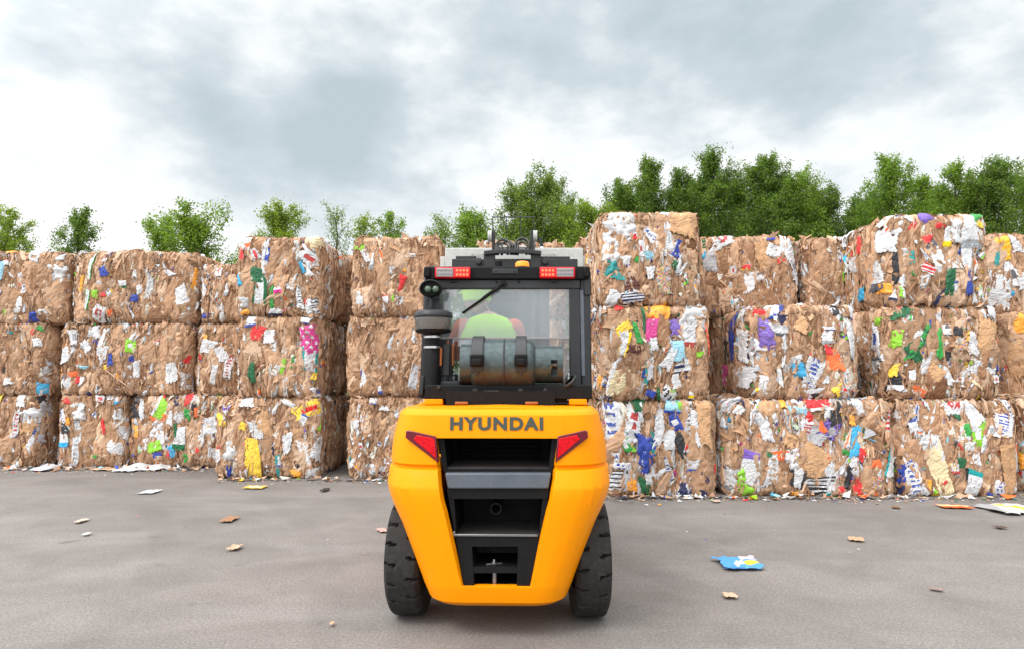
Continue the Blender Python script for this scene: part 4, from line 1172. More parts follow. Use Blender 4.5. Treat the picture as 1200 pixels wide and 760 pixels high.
# roof beam with lamps
bm = bm_new(); px_post(bm, (499, 689, 312.3), (498, 690, 327.5), CY - .035, CY + .10)
px_post(bm, (496.5, 504, 312.5), (496, 504, 325), CY - .055, CY + .02); px_post(bm, (684, 691.5, 312.5), (684, 692, 325), CY - .055, CY + .02)
beam = mk('roof_beam', bm, M['black'], fork, .01)
bm = bm_new(); px_post(bm, (577, 607, 315), (577, 607, 321), CY - .041, CY); 
for u in (581, 603): p = L(u, 318, CY - .041); lathe(bm, [(.008, -.006), (.008, .01)], p, 'y', 8)
mk('lamp_bracket', bm, M['cab'], beam, .004)
bm = bm_new()
for s in (-1, 1): box(bm, ((xl + xr) / 2 + s * ((xr - xl) / 2 - .03), CY + .45, Z_TOP - .02), (.06, .80, .05))
for i in range(4): box(bm, ((xl + xr) / 2, CY + .16 + i * .20, Z_TOP - .005), (xr - xl - .1, .035, .02))
mk('roof_guard', bm, M['cab'], fork, .01)


def roof_lamp(s):
    m_ = (lambda u: u) if s < 0 else (lambda u: 1183.5 - u)
    a_, b_ = sorted((m_(509.5), m_(551)))
    bm = bm_new(); px_post(bm, (a_, b_, 313), (a_, b_, 326), CY - .075, CY)
    o = mk('roof_lamp', bm, M['redlens'], fork, .008)
    a_, b_ = sorted((m_(511.5), m_(531)))
    bm = bm_new(); px_post(bm, (a_, b_, 314.5), (a_, b_, 324.5), CY - .079, CY - .02); mk('clear_lens', bm, M['whiteled'], o, .002)
    bm = bm_new()
    for i in range(6):
        for v in (317, 321.5):
            p = L(m_(513.3 + i * 3.2), v, CY - .080); lathe(bm, [(.0065, .002), (.0055, -.002), (0, -.003)], p, 'y', 8)
    mk('clear_led', bm, M['whitedot'], o)
    a_, b_ = sorted((m_(532.5), m_(550)))
    bm = bm_new(); px_post(bm, (a_, b_, 314.5), (a_, b_, 324.5), CY - .078, CY - .02); mk('red_lens', bm, M['ledbed'], o, .002)
    bm = bm_new()
    for i in range(4):
        for v in (317, 322):
            p = L(m_(535.5 + i * 4), v, CY - .080); lathe(bm, [(.008, .002), (.007, -.003), (0, -.004)], p, 'y', 8)
    mk('red_led', bm, M['led'], o)
for s in (-1, 1): roof_lamp(s)

# window frame
bm = bm_new()
px_post(bm, (509, 680, 327.7), (509, 680, 338.5), CY - .012, CY + .05)          # header
px_post(bm, (667, 679.5, 338.5), (668, 681.5, 455), CY - .012, CY + .05)        # right stile
px_post(bm, (508.5, 515.5, 338.5), (505, 513.5, 455), CY - .012, CY + .05)      # left stile
px_post(bm, (509, 681, 452), (508, 681, 460), CY - .012, CY + .05)
wf = mk('rear_window', bm, M['cab'], fork, .006)
bm = bm_new()
for u, v in ((532, 331), (582, 331), (608, 330.5), (650, 331)):
    p = L(u, v, CY - .014)
    box(bm, p, (.05 if u in (532, 650) else .014, .01, .006 if u in (532, 650) else .014), (0, R(-6), 0))
mk('hinge_slot', bm, M['black'], wf, .002)
bm = bm_new(); px_post(bm, (515, 667.5, 338), (514.5, 667.7, 395.5), CY + .008, CY + .014); mk('upper_pane', bm, M['upperglass'], wf)
bm = bm_new(); px_post(bm, (514.5, 667.7, 396.5), (513, 668, 453), CY + .022, CY + .028); mk('lower_pane', bm, M['lowerglass'], wf)
bm = bm_new(); px_post(bm, (514, 668, 394.8), (514, 668, 397), CY + .004, CY + .022); mk('pane_edge', bm, M['whiteled'], wf, .001)
# wiper
bm = bm_new()
p0, p1 = L(590.5, 331.5, CY - .045), L(542, 366.5, CY - .03)
lathe(bm, [(.022, -.012), (.022, .03), (.012, -.02)][:2], L(590, 332, CY - .02), 'y', 14)
mid = L(566, 349.5, CY - .05)
tube(bm, [L(590, 332, CY - .035), mid], .009, 8)
wp = mk('wiper_arm', bm, M['black'], fork)
bm = bm_new()
d_ = (p1 - p0)
tube(bm, [p0 + d_ * .12 + Vector((0, .0, -.01)), p1], .009, 6, radii=[.012, .006])
tube(bm, [p0 + d_ * .12 + Vector((0, .018, -.012)), p1 + Vector((0, .01, -.004))], .006, 6)
mk('wiper_blade', bm, M['black'], wp)

# side and front glazing, seat, steering wheel
for s, x in ((-1, xl - .02), (1, xr + .02)):
    bm = bm_new(); box(bm, (x, CY + .52, 1.72), (.006, .72, .80)); mk('side_pane', bm, M['sideglass'], fork)
bm = bm_new(); box(bm, (-.05, .80, 1.27), (.48, .46, .10)); box(bm, (-.05, .585, 1.44), (.46, .10, .36), (R(-8), 0, 0))
mk('seat', bm, M['black'], fork, .03)
bm = bm_new()
sw = Vector((-.06, 1.22, 1.52)); 
tube(bm, [sw + Vector((math.cos(t) * .17, math.sin(t) * .12, math.sin(t) * -.11)) for t in np.linspace(0, 2 * PI, 25)], .014, 8, caps=False)
tube(bm, [sw, sw + Vector((0, .12, -.35))], .03, 8)
tube(bm, [sw + Vector((-.16, 0, 0)), sw + Vector((.16, 0, 0))], .012, 6)
mk('steering_wheel', bm, M['black'], fork)
bm = bm_new(); box(bm, (0, 1.36, 1.22), (.9, .12, .42)); box(bm, (.36, 1.1, 1.33), (.12, .3, .10)); mk('dashboard', bm, M['black'], fork, .02)
bm = bm_new()
for x in (.26, .31, .36): tube(bm, [(x, 1.05, 1.38), (x, 1.03, 1.50)], .008, 6); lathe(bm, [(0, .02), (.018, .01), (.018, -.01), (0, -.02)], (x, 1.03, 1.51), 'z', 10)
mk('control_lever', bm, M['black'], fork)

# ---------------------------------------------------------------- bottle cradle and gas bottle
BY = .12          # plane of the bottle axis (local)
bm = bm_new()
px_post(bm, (499, 694, 450.5), (497, 694, 467), BY - .10, BY + .24)
px_post(bm, (520, 690, 466.5), (520, 690, 471), BY - .06, BY + .20)
cr_ = mk('bottle_cradle', bm, M['black'], fork, .006)
bm = bm_new(); px_post(bm, (567, 585, 457.2), (567, 585, 464), BY - .106, BY - .09); mk('data_plate', bm, M['silver'], cr_, .002)
bm = bm_new()
for u in (557, 610): 
    p = L(u, 458, BY - .105); lathe(bm, [(.018, .01), (.018, -.012), (.010, -.014), (.010, -.03), (0, -.03)], p, 'y', 10)
for u, v in ((514, 453), (639, 456), (532, 461)): lathe(bm, [(.012, .01), (.012, -.008), (0, -.01)], L(u, v, BY - .103), 'y', 8)
mk('cradle_bolt', bm, M['dusty'], cr_)
bm = bm_new()
for u in (541.5, 623): p = L(u, 471.5, -.02); box(bm, p, (.08, .10, .018))
mk('hinge_pad', bm, M['orangemetal'], cr_, .006)
bm = bm_new(); px_post(bm, (497, 519, 466.5), (497, 519, 474), .02, .20); mk('cowl_corner', bm, M['yellow'], fork, .008)
bm = bm_new(); px_post(bm, (667, 688, 466.5), (667, 688, 474), .02, .20); mk('cowl_corner', bm, M['yellow'], fork, .008)

pa, pb = L(547, 425, BY - .13), L(631, 425, BY - .13)
pc = L(585, 397.5, BY); pd = L(585, 452.5, BY)
zc = (L(585, 398.5, BY - .03).z + L(585, 450, BY - .11).z) / 2 - .012
rb = .158
xc0, xc1 = pa.x, pb.x
bm = bm_new()
prof = [(0, xc0)] + [(rb * math.sin(t), xc0 + .055 * (1 - math.cos(t))) for t in np.linspace(.25, PI / 2, 7)]
prof += [(rb, x) for x in np.linspace(xc0 + .07, xc1 - .07, 5)]
mid_x = xc0 + (xc1 - xc0) * .52
prof += [(rb * math.sin(t), xc1 - .055 * (1 - math.cos(t))) for t in np.linspace(PI / 2, .3, 7)] + [(0, xc1)]
lathe(bm, prof, (0, BY, zc), 'x', 56)
lathe(bm, [(rb + .0, mid_x - .006), (rb + .004, mid_x - .004), (rb + .004, mid_x + .004), (rb, mid_x + .006)], (0, BY, zc), 'x', 56)
gb = mk('gas_bottle', bm, M['bottle'], fork, smooth=50)
bm = bm_new(); lathe(bm, [(rb + .002, mid_x - .005), (rb + .005, mid_x - .003), (rb + .005, mid_x + .003), (rb + .002, mid_x + .005)], (0, BY, zc), 'x', 56)
mk('weld_seam', bm, M['dusty'], gb, smooth=50)
# foot ring on the left, valve collar with a cut-out on the right
bm = bm_new(); lathe(bm, [(rb * .80, xc0 + .03), (rb * .82, xc0 - .045), (rb * .78, xc0 - .045), (rb * .76, xc0 + .03)], (0, BY, zc), 'x', 48); mk('foot_ring', bm, M['bottle'], gb)
cx1 = L(660, 425, BY - .1).x; rc = rb * .74
bm = bm_new()
gap0, gap1 = R(-170), R(-128)      # slot in the collar facing the rear, a little high
for (a0, a1, x0_, x1_) in ((-PI * .70, PI * 1.16, xc1 - .03, cx1), (PI * 1.16, PI * 1.30, xc1 - .03, xc1 + (cx1 - xc1) * .48), (PI * 1.16, PI * 1.30, cx1 - .022, cx1)):
    pass
def collar(a0, a1, x0_, x1_):
    n = max(3, int((a1 - a0) / .12))
    for r_ in (rc,):
        pts = []
        for i in range(n + 1):
            t = a0 + (a1 - a0) * i / n
            pts.append((math.cos(t), math.sin(t)))
        V_ = [[bm.verts.new((x_, BY + c * rr_, zc + s_ * rr_)) for c, s_ in pts] for x_, rr_ in ((x0_, r_), (x1_, r_), (x1_, r_ - .008), (x0_, r_ - .008))]
        for k_ in range(4):
            A_, B_ = V_[k_], V_[(k_ + 1) % 4]
            for i in range(n): bm.faces.new((A_[i], A_[i + 1], B_[i + 1], B_[i]))
        for i in (0, n): bm.faces.new([V_[k_][i] for k_ in range(4)])
sl0, sl1 = PI * .93, PI * 1.22       # angles (0 = forward, pi = towards the rear)
collar(sl1, sl0 + 2 * PI, xc1 - .03, cx1)
collar(sl0, sl1, xc1 - .03, xc1 + (cx1 - xc1) * .50)
collar(sl0, sl1, cx1 - .035, cx1)
mk('valve_collar', bm, M['bottle'], gb, smooth=40)
bm = bm_new()
lathe(bm, [(.035, xc1), (.03, xc1 + .06), (.02, xc1 + .06), (.02, xc1 + .10), (.03, xc1 + .10), (.03, xc1 + .125), (0, xc1 + .125)], (0, BY, zc), 'x', 16)
tube(bm, [(xc1 + .07, BY, zc), (xc1 + .07, BY - .06, zc - .02)], .014, 8)
mk('valve', bm, M['steel'], gb)
# straps
for (u0, u1) in ((552, 566), (604, 617)):
    bm = bm_new()
    x0_, x1_ = L(u0, 410, BY - .16).x, L(u1, 410, BY - .16).x
    n = 20; ri, ro = rb + .006, rb + .022
    V_ = []
    for i in range(n + 1):
        t = R(35) + (R(196) - R(35)) * i / n
        c, s_ = math.cos(t), math.sin(t)
        V_.append([bm.verts.new((x_, BY + c * r_, zc + s_ * r_)) for x_, r_ in ((x0_, ri), (x1_, ri), (x1_, ro), (x0_, ro))])
    for a_, b_ in zip(V_, V_[1:]):
        for k_ in range(4): bm.faces.new((a_[k_], a_[(k_ + 1) % 4], b_[(k_ + 1) % 4], b_[k_]))
    bm.faces.new(V_[0]); bm.faces.new(V_[-1])
    st = mk('bottle_strap', bm, M['strap'], gb, .004)
    bm = bm_new(); p = L((u0 + u1) / 2, 422, BY - rb - .02)
    box(bm, (p.x, BY - rb - .022, p.z), (x1_ - x0_ + .012, .05, .075)); box(bm, (p.x, BY - rb - .05, p.z - .01), (x1_ - x0_ - .015, .02, .04))
    mk('strap_buckle', bm, M['black'], st, .008)
    bm = bm_new(); tube(bm, [(p.x, BY - rb - .02, p.z - .03), (p.x, BY - rb + .005, p.z - .09)], .008, 8); lathe(bm, [(0, .012), (.012, .006), (.012, -.006), (0, -.012)], (p.x, BY - rb + .0, p.z - .075), 'y', 8)
    mk('strap_bolt', bm, M['strap'], st)
# gas hose and small fittings on the right
bm = bm_new(); tube(bm, [L(655, 452, BY - .06), L(664, 452, BY - .10), L(671, 447, BY - .11), L(674.5, 441, BY - .10), L(672, 440, BY - .06), L(668, 445, BY), L(664, 450, BY + .05)], .011, 8); mk('gas_hose', bm, M['hose'], fork, smooth=60)
bm = bm_new(); p = L(675, 464, BY - .05)
lathe(bm, [(.022, -.012), (.022, .018), (.01, .02), (.01, .04), (0, .04)], (p.x, p.y, p.z), 'z', 10); lathe(bm, [(0, -.02), (.022, -.01), (.022, .01), (0, .02)], (p.x - .01, p.y - .02, p.z + .02), 'x', 10); box(bm, (p.x, p.y, p.z - .018), (.11, .06, .012)); lathe(bm, [(.012, 0), (.012, .05), (0, .055)], (p.x - .045, p.y, p.z), 'z', 8)
mk('gas_valve', bm, M['steel'], fork)

# ---------------------------------------------------------------- air intake with its bowl, bands and work lamp on the left
AY = .16
pc = L(508, 376, AY)
sc_ = AY + FY
hh = lambda v: L(508, v, AY).z
w2 = (L(531.5, 376, AY).x - L(485.5, 376, AY).x) / 2
bm = bm_new(); lathe(bm, [(w2 * .96, hh(373)), (w2 * .99, hh(370.5)), (w2 * .93, hh(366.5)), (w2 * .70, hh(364)), (w2 * .3, hh(363)), (0, hh(363))], (pc.x, pc.y, 0), 'z', 40)
ic = mk('air_intake', bm, M['cab'], fork, .002, smooth=50)
bm = bm_new(); lathe(bm, [(w2 * .95, hh(373.2)), (w2 * .93, hh(383)), (w2 * .88, hh(386)), (w2 * .86, hh(386)), (w2 * .91, hh(383)), (w2 * .93, hh(373.2))], (pc.x, pc.y, 0), 'z', 40); mk('intake_bowl', bm, M['smokedome'], ic, smooth=50)
bm = bm_new()
lathe(bm, [(w2 * .5, hh(386)), (w2 * .45, hh(374))], (pc.x, pc.y, 0), 'z', 24)
for k_ in range(14):
    t = k_ * 2 * PI / 14; box(bm, (pc.x + math.cos(t) * w2 * .65, pc.y + math.sin(t) * w2 * .65, (hh(374) + hh(385)) / 2), (w2 * .4, .004, hh(375) - hh(385)), (R(20), 0, t))
mk('intake_vane', bm, M['dusty'], ic)
bm = bm_new(); lathe(bm, [(w2 * .5, hh(391)), (w2 * .86, hh(389.5)), (w2 * .92, hh(386.5)), (w2 * .5, hh(385))], (pc.x, pc.y, 0), 'z', 40); mk('intake_base', bm, M['black'], ic, smooth=50)
px0 = L(506.5, 400, AY).x
bm = bm_new(); lathe(bm, [(.050, hh(390)), (.050, hh(412)), (.056, hh(414)), (.056, hh(455))], (px0, pc.y, 0), 'z', 24)
tube(bm, [(px0 - .03, pc.y + .02, hh(440)), (px0 - .04, pc.y + .03, hh(466))], .05, 14)
mk('intake_pipe', bm, M['black'], ic, smooth=40)
for v in (394.5, 406.5):
    bm = bm_new(); lathe(bm, [(.051, hh(v + 1.4)), (.0545, hh(v + 1.2)), (.0545, hh(v - 1.2)), (.051, hh(v - 1.4))], (px0, pc.y, 0), 'z', 28); box(bm, (px0 + .02, pc.y - .055, hh(v)), (.03, .014, .014)); mk('pipe_band', bm, M['silver'], ic)
bm = bm_new()
px_post(bm, (519, 527, 402), (518, 527, 440), AY + .02, AY + .06); px_post(bm, (493, 497, 440), (491, 496, 462), AY - .04, AY + .1)
px_post(bm, (516, 538, 446), (515, 540, 451), AY, AY + .08); px_post(bm, (526, 530, 396), (526, 530, 446), AY + .06, AY + .09)
mk('intake_bracket', bm, M['cab'], ic, .006)
bm = bm_new(); px_post(bm, (515.5, 518, 407), (515, 517.5, 428), AY - .02, AY - .01); mk('latch_rod', bm, M['orangemetal'], ic, .002)
bm = bm_new(); px_post(bm, (529.5, 531.5, 402), (529.5, 531.5, 428), AY + .04, AY + .05); mk('latch_rod', bm, M['orangemetal'], ic, .002)
# work lamp
LY = .24
bm = bm_new()
pw = L(506, 340, LY); wl = (L(520, 340, LY).x - L(493.5, 340, LY).x) / 2; hl = (L(506, 329, LY).z - L(506, 351, LY).z) / 2
def oval(bm, k_, y, sy=1.0): return [bm.verts.new((pw.x + math.cos(t) * wl * k_ * (1 if abs(math.cos(t)) < .9 else .99), y, pw.z + math.sin(t) * hl * k_ * (1.0 if math.sin(t) > 0 else .85))) for t in np.linspace(0, 2 * PI, 28, endpoint=False)]
rg = [oval(bm, .86, LY - .07), oval(bm, 1.0, LY - .06), oval(bm, 1.0, LY - .02), oval(bm, .75, LY + .05), oval(bm, .4, LY + .07)]
for a_, b_ in zip(rg, rg[1:]):
    for i in range(28): bm.faces.new((a_[i], a_[(i + 1) % 28], b_[(i + 1) % 28], b_[i]))
inn = oval(bm, .80, LY - .045); bm.faces.new(inn)
for i in range(28): bm.faces.new((rg[0][i], rg[0][(i + 1) % 28], inn[(i + 1) % 28], inn[i]))
bm.faces.new(rg[-1])
wk = mk('work_lamp', bm, M['black'], fork, smooth=40)
for u in (501.5, 510.5):
    bm = bm_new(); p = L(u, 339, LY - .06); lathe(bm, [(.024, .02), (.022, -.004), (.014, -.010), (0, -.012)], p, 'y', 20); mk('lamp_glass', bm, M['reflector'], wk, smooth=60)
bm = bm_new(); tube(bm, [(pw.x, LY - .01, pw.z - hl * .7), (pw.x, LY - .01, L(506, 366, LY).z)], .012, 8); box(bm, (pw.x, LY + .06, L(506, 357, LY).z), (.10, .05, .09)); mk('lamp_stalk', bm, M['cab'], wk, .004)

# ---------------------------------------------------------------- mast, hoses and clamp beyond the cab
MY = 2.10
bm = bm_new()
for s in (-1, 1):
    x = s * .34
    z1 = zl(304, MY)
    box(bm, (x, MY, (z1 + .15) / 2), (.03, .16, z1 - .15)); box(bm, (x - s * .035, MY - .07, (z1 + .15) / 2), (.07, .02, z1 - .15)); box(bm, (x - s * .035, MY + .07, (z1 + .15) / 2), (.07, .02, z1 - .15))
mk('mast_rail', bm, M['mast'], fork, .004)
bm = bm_new()
for s in (-1, 1):
    tube(bm, [(s * .22, MY - .02, .3), (s * .22, MY - .02, zl(300, MY))], .032, 12)
mk('lift_cylinder', bm, M['mast'], fork)
bm = bm_new()
px_post(bm, (529.5, 677, 303.5), (529.5, 677, 313), MY - .10, MY + .02); px_post(bm, (534, 558, 300), (534, 558, 304), MY - .08, MY)
px_post(bm, (627, 668, 300.5), (627, 668, 304), MY - .08, MY); px_post(bm, (567, 580, 294.5), (567, 580, 313), MY - .13, MY - .05); px_post(bm, (622, 634, 294.5), (622, 634, 313), MY - .13, MY - .05)
for u in (561, 639): lathe(bm, [(.026, -.02), (.026, .02)], L(u, 307, MY - .12), 'y', 14)
mk('mast_crosshead', bm, M['mast'], fork, .006)
bm = bm_new()      # bowed top bar
V0 = []
for i in range(13):
    t = i / 12; u = 567 + (634.5 - 567) * t; bow = -2.2 * (1 - (2 * t - 1) ** 2)
    V0.append([bm.verts.new(L(u, 296.5 + bow + dv, MY - .16 + dy)) for dv, dy in ((-2.3, 0), (2.3, 0), (2.3, .05), (-2.3, .05))])
for a_, b_ in zip(V0, V0[1:]):
    for k_ in range(4): bm.faces.new((a_[k_], a_[(k_ + 1) % 4], b_[(k_ + 1) % 4], b_[k_]))
bm.faces.new(V0[0]); bm.faces.new(V0[-1])
mk('top_bar', bm, M['mast'], fork, .004)
# sheaves either side
for u, s in ((574.2, -1), (627.3, 1)):
    bm = bm_new(); p = L(u, 277, MY - .05)
    lathe(bm, [(.02, -.018), (.052, -.018), (.056, -.010), (.050, 0), (.056, .010), (.052, .018), (.02, .018)], p, 'x', 24)
    mk('hose_sheave', bm, M['clampgrey'], fork, smooth=40)
    bm = bm_new(); px_post(bm, (u + 2.2 if s < 0 else u - 6, u + 6 if s < 0 else u - 2.2, 270), (u + 2.2 if s < 0 else u - 6, u + 6 if s < 0 else u - 2.2, 296), MY - .07, MY - .02); mk('sheave_bracket', bm, M['mast'], fork, .004)
bm = bm_new(); px_post(bm, (630.5, 634, 278), (633, 637, 288), MY - .06, MY - .02); mk('hose_guard', bm, M['mast'], fork, .003)
# hoses looping over the sheaves
for (u0, u1, vt, w_) in ((581.5, 598.5, 281, 1), (583.5, 595, 285, 1), (604, 620.5, 279.5, 1), (606.5, 617, 284, 1), (588, 601, 283, 1)):
    bm = bm_new(); c_ = (u0 + u1) / 2; r_ = (u1 - u0) / 2
    pts = [L(u0, 299, MY - .09)] + [L(c_ - math.cos(t) * r_, vt + r_ * .9 - math.sin(t) * r_ * .9, MY - .08 + .05 * math.sin(t)) for t in np.linspace(.1, PI - .1, 11)] + [L(u1, 299, MY - .05)]
    tube(bm, pts, .0125, 8); mk('hydraulic_hose', bm, M['hose'], fork, smooth=60)
bm = bm_new()
for u in (590, 613): p = L(u, 294, MY - .04); box(bm, p, (.10, .06, .05)); box(bm, p + Vector((0, -.03, .03)), (.07, .03, .02))
mk('hose_manifold', bm, M['clampgrey'], fork, .006)
# thin wire load guard above
bm = bm_new(); GYY = MY + .16
a_, b_, c_, d_ = L(577.6, 296, GYY), L(577.6, 254.6, GYY), L(626, 254.6, GYY), L(626, 296, GYY)
tube(bm, [a_, b_, c_, d_], .0075, 6)
for u in (593.5, 610): tube(bm, [L(u, 255, GYY), L(u, 296, GYY)], .004, 5)
mk('load_guard', bm, M['mast'], fork)
# clamp
KY = MY + .42
bm = bm_new()
px_post(bm, (521.5, 683.5, 290.5), (521.5, 683.5, 313), KY, KY + .10)
p, q = L(521.5, 312, KY), L(683.5, 312, KY)
box(bm, ((p.x + q.x) / 2, KY + .05, p.z - .05), (q.x - p.x, .08, .10))
cl = mk('clamp_frame', bm, M['clampgrey'], fork, .008)
bm = bm_new()
for u in (554, 560, 566, 637, 643, 649):
    p = L(u, 299, KY); lathe(bm, [(.019, -.008), (.019, .004), (.011, .004), (.011, -.008)], p, 'y', 18)
mk('hole_rim', bm, M['clampgrey'], cl, smooth=40)
bm = bm_new()
for u in (554, 560, 566, 637, 643, 649):
    p = L(u, 299, KY); lathe(bm, [(.0115, -.003), (0, -.003)], p, 'y', 18)
mk('hole', bm, M['dusty'], cl)
for s in (-1, 1):
    bm = bm_new(); box(bm, (s * .70, KY + .62, zl(300, KY) - .14), (.05, 1.1, .30)); mk('clamp_arm', bm, M['clampgrey'], cl, .01)
bm = bm_new(); box(bm, (0, MY + .24, .95), (.80, .10, .5)); box(bm, (0, MY + .22, 1.9), (.7, .08, .9)); mk('carriage', bm, M['mast'], fork, .01)
# amber beacon on the roof
bm = bm_new(); BYY = CY + .35
p = L(612, 309.5, BYY); zt = L(612, 306.5, BYY).z; zb = L(612, 313, BYY).z
rB = (L(620, 309, BYY).x - L(604, 309, BYY).x) / 2
lathe(bm, [(rB, zb), (rB, zb + (zt - zb) * .6), (rB * .85, zt - .004), (rB * .5, zt), (0, zt)], (p.x, p.y, 0), 'z', 28)
bc = mk('beacon', bm, M['amber'], fork, smooth=50)
bm = bm_new(); lathe(bm, [(rB * 1.1, zb - .05), (rB * 1.1, zb - .002), (0, zb - .002)], (p.x, p.y, 0), 'z', 28); mk('beacon_base', bm, M['black'], bc)
bm = bm_new(); p2 = L(584, 308, BYY); lathe(bm, [(rB * .62, zb - .05), (rB * .62, zt), (rB * .4, zt + .008), (0, zt + .008)], (p2.x, p2.y, 0), 'z', 24); mk('reverse_horn', bm, M['black'], fork, smooth=50)
# rear view mirrors and small orange markers seen through the cab
bm = bm_new(); box(bm, (-.05, 1.02, 2.02), (.30, .03, .07)); mk('cab_mirror', bm, M['black'], fork, .01)
# ================================================================ driver
def cloth(name, col, rough=.85, var=.12):
    return simple(name, col, rough, 0, var, 14, bumps=.15)


M['lime'] = cloth('lime safety cloth', lin(190, 250, 30, .95)); M['orangecloth'] = cloth('orange work jacket', lin(240, 105, 60, .85)); M['skin'] = simple('skin', (.55, .30, .21), .5, 0, .08, 10)
M['trouser'] = cloth('dark work trousers', (.03, .035, .05)); M['strip'] = simple('silver reflective strip', (.6, .6, .6), .35, .2, .05, 30); M['hair'] = simple('brown hair', (.06, .04, .025), .7, 0, .3, 60)


def skin_body(name, pts, edges, mats, parent=None, sub=2):
    me = bpy.data.meshes.new(name)
    me.from_pydata([p[0] for p in pts], edges, [])
    o = link(name, me, mats, parent)
    o.modifiers.new('skin', 'SKIN').use_smooth_shade = True
    sv = me.skin_vertices[0].data
    for i, p in enumerate(pts):
        r = p[1] if isinstance(p[1], tuple) else (p[1], p[1])
        sv[i].radius = r
    sv[0].use_root = True
    s = o.modifiers.new('sub', 'SUBSURF'); s.levels = sub; s.render_levels = sub
    return o


DX, DYY, DZ = -.125, .80, 1.33        # seat reference in the forklift frame
dw = FI.inverted() @ Vector((DX, DYY, DZ))
person = skin_body('person', [
    ((0, 0, .02), (.15, .12)), ((0, -.02, .18), (.145, .11)), ((0, -.03, .36), (.165, .115)), ((0, -.03, .46), (.11, .08)), ((-.03, -.02, .53), (.045, .048)), ((-.06, 0, .58), (.046, .052)),
    ((-.08, .005, .65), (.070, .085)), ((-.085, 0, .715), (.060, .075)),
    ((.10, .05, .02), (.085, .08)), ((.13, .42, .04), (.062, .062)), ((.13, .46, -.30), (.048, .05)), ((.13, .50, -.38), (.045, .04)), ((.13, .60, -.40), (.042, .03)),
    ((-.10, .05, .02), (.085, .08)), ((-.13, .42, .04), (.062, .062)), ((-.13, .46, -.30), (.048, .05)), ((-.13, .50, -.38), (.045, .04)), ((-.13, .60, -.40), (.042, .03)),
    ((.19, -.02, .43), (.062, .06)), ((.27, .06, .20), (.045, .045)), ((.24, .30, .19), (.034, .034)), ((.23, .36, .19), (.03, .022)),
    ((-.19, -.02, .43), (.062, .06)), ((-.28, .08, .24), (.045, .045)), ((-.16, .30, .26), (.034, .034)), ((-.13, .36, .25), (.03, .022)),
    ((.22, .415, .185), .017), ((-.11, .41, .25), .017)],
    [(0, 1), (1, 2), (2, 3), (3, 4), (4, 5), (5, 6), (6, 7), (0, 8), (8, 9), (9, 10), (10, 11), (11, 12), (0, 13), (13, 14), (14, 15), (15, 16), (16, 17),
     (3, 18), (18, 19), (19, 20), (20, 21), (3, 22), (22, 23), (23, 24), (24, 25), (21, 26), (25, 27)], M['skin'])
person.location = dw; person.rotation_euler = (0, 0, FYAW + R(6))
tag(person, 'driver in a lime cap and lime vest over orange sleeves, seated in the forklift cab', 'person')
# face and neck
hd = Vector((-.09, .005, .665))
bm = bm_new()
bmesh.ops.create_uvsphere(bm, u_segments=24, v_segments=18, radius=1.0)
for v in bm.verts:
    c = v.co; x, y, z = c
    w = .080 * (1 - .22 * max(0, -z)); d = .098 * (1 - .08 * max(0, -z)); h = .118
    v.co = (x * w, y * d + (.012 if z < -.4 else 0), z * h)
    if y > .86 and abs(x) < .28 and -.28 < z < .12: v.co.y += .018 * (1 - abs(x) / .28)      # nose
head = mk('head', bm, M['skin'], person, smooth=60); head.location = hd; head.rotation_euler = (0, 0, R(48))
bm = bm_new()
for s in (-1, 1):
    vs = bmesh.ops.create_uvsphere(bm, u_segments=10, v_segments=8, radius=1.0, matrix=Matrix.Translation((s * .080, -.002, -.008)) @ Euler((0, 0, s * .35)).to_matrix().to_4x4() @ Matrix.Diagonal((.010, .020, .032, 1)))
mk('ear', bm, M['skin'], head, smooth=60)
bm = bm_new()
for s in (-1, 1): bmesh.ops.create_uvsphere(bm, u_segments=8, v_segments=6, radius=.011, matrix=Matrix.Translation((s * .030, .086, .012)))
mk('eye', bm, M['hair'], head, smooth=60)
bm = bm_new(); box(bm, (0, .094, -.058), (.045, .012, .010)); mk('mouth', bm, M['orangecloth'], head, .004)
bm = bm_new(); lathe(bm, [(.086, -.02), (.088, .0), (.086, .02)], (0, -.012, 0), 'z', 24); mk('hair', bm, M['hair'], head)
# lime cap with a peak
bm = bm_new()
lathe(bm, [(.094, -.050), (.100, -.01), (.102, .028), (.098, .065), (.082, .105), (.05, .130), (0, .138)], (0, -.004, 0), 'z', 28)
for v in bm.verts: v.co.y *= 1.10
n = 12; top_, bot_ = [], []
for i in range(n + 1):
    t = R(25) + R(130) * i / n
    for lst, dz in ((top_, .030), (bot_, .022)):
        lst.append((bm.verts.new((math.cos(t) * .090, math.sin(t) * .100, dz)), bm.verts.new((math.cos(t) * .094, math.sin(t) * .105 + .055 * math.sin((t - R(25)) / R(130) * PI), dz - .012))))
for i in range(n):
    bm.faces.new((top_[i][0], top_[i][1], top_[i + 1][1], top_[i + 1][0])); bm.faces.new((bot_[i][0], bot_[i + 1][0], bot_[i + 1][1], bot_[i][1])); bm.faces.new((top_[i][1], bot_[i][1], bot_[i + 1][1], top_[i + 1][1]))
cap = mk('cap', bm, M['lime'], person, smooth=50); cap.location = hd + Vector((0, 0, .012)); cap.rotation_euler = (0, 0, R(48))
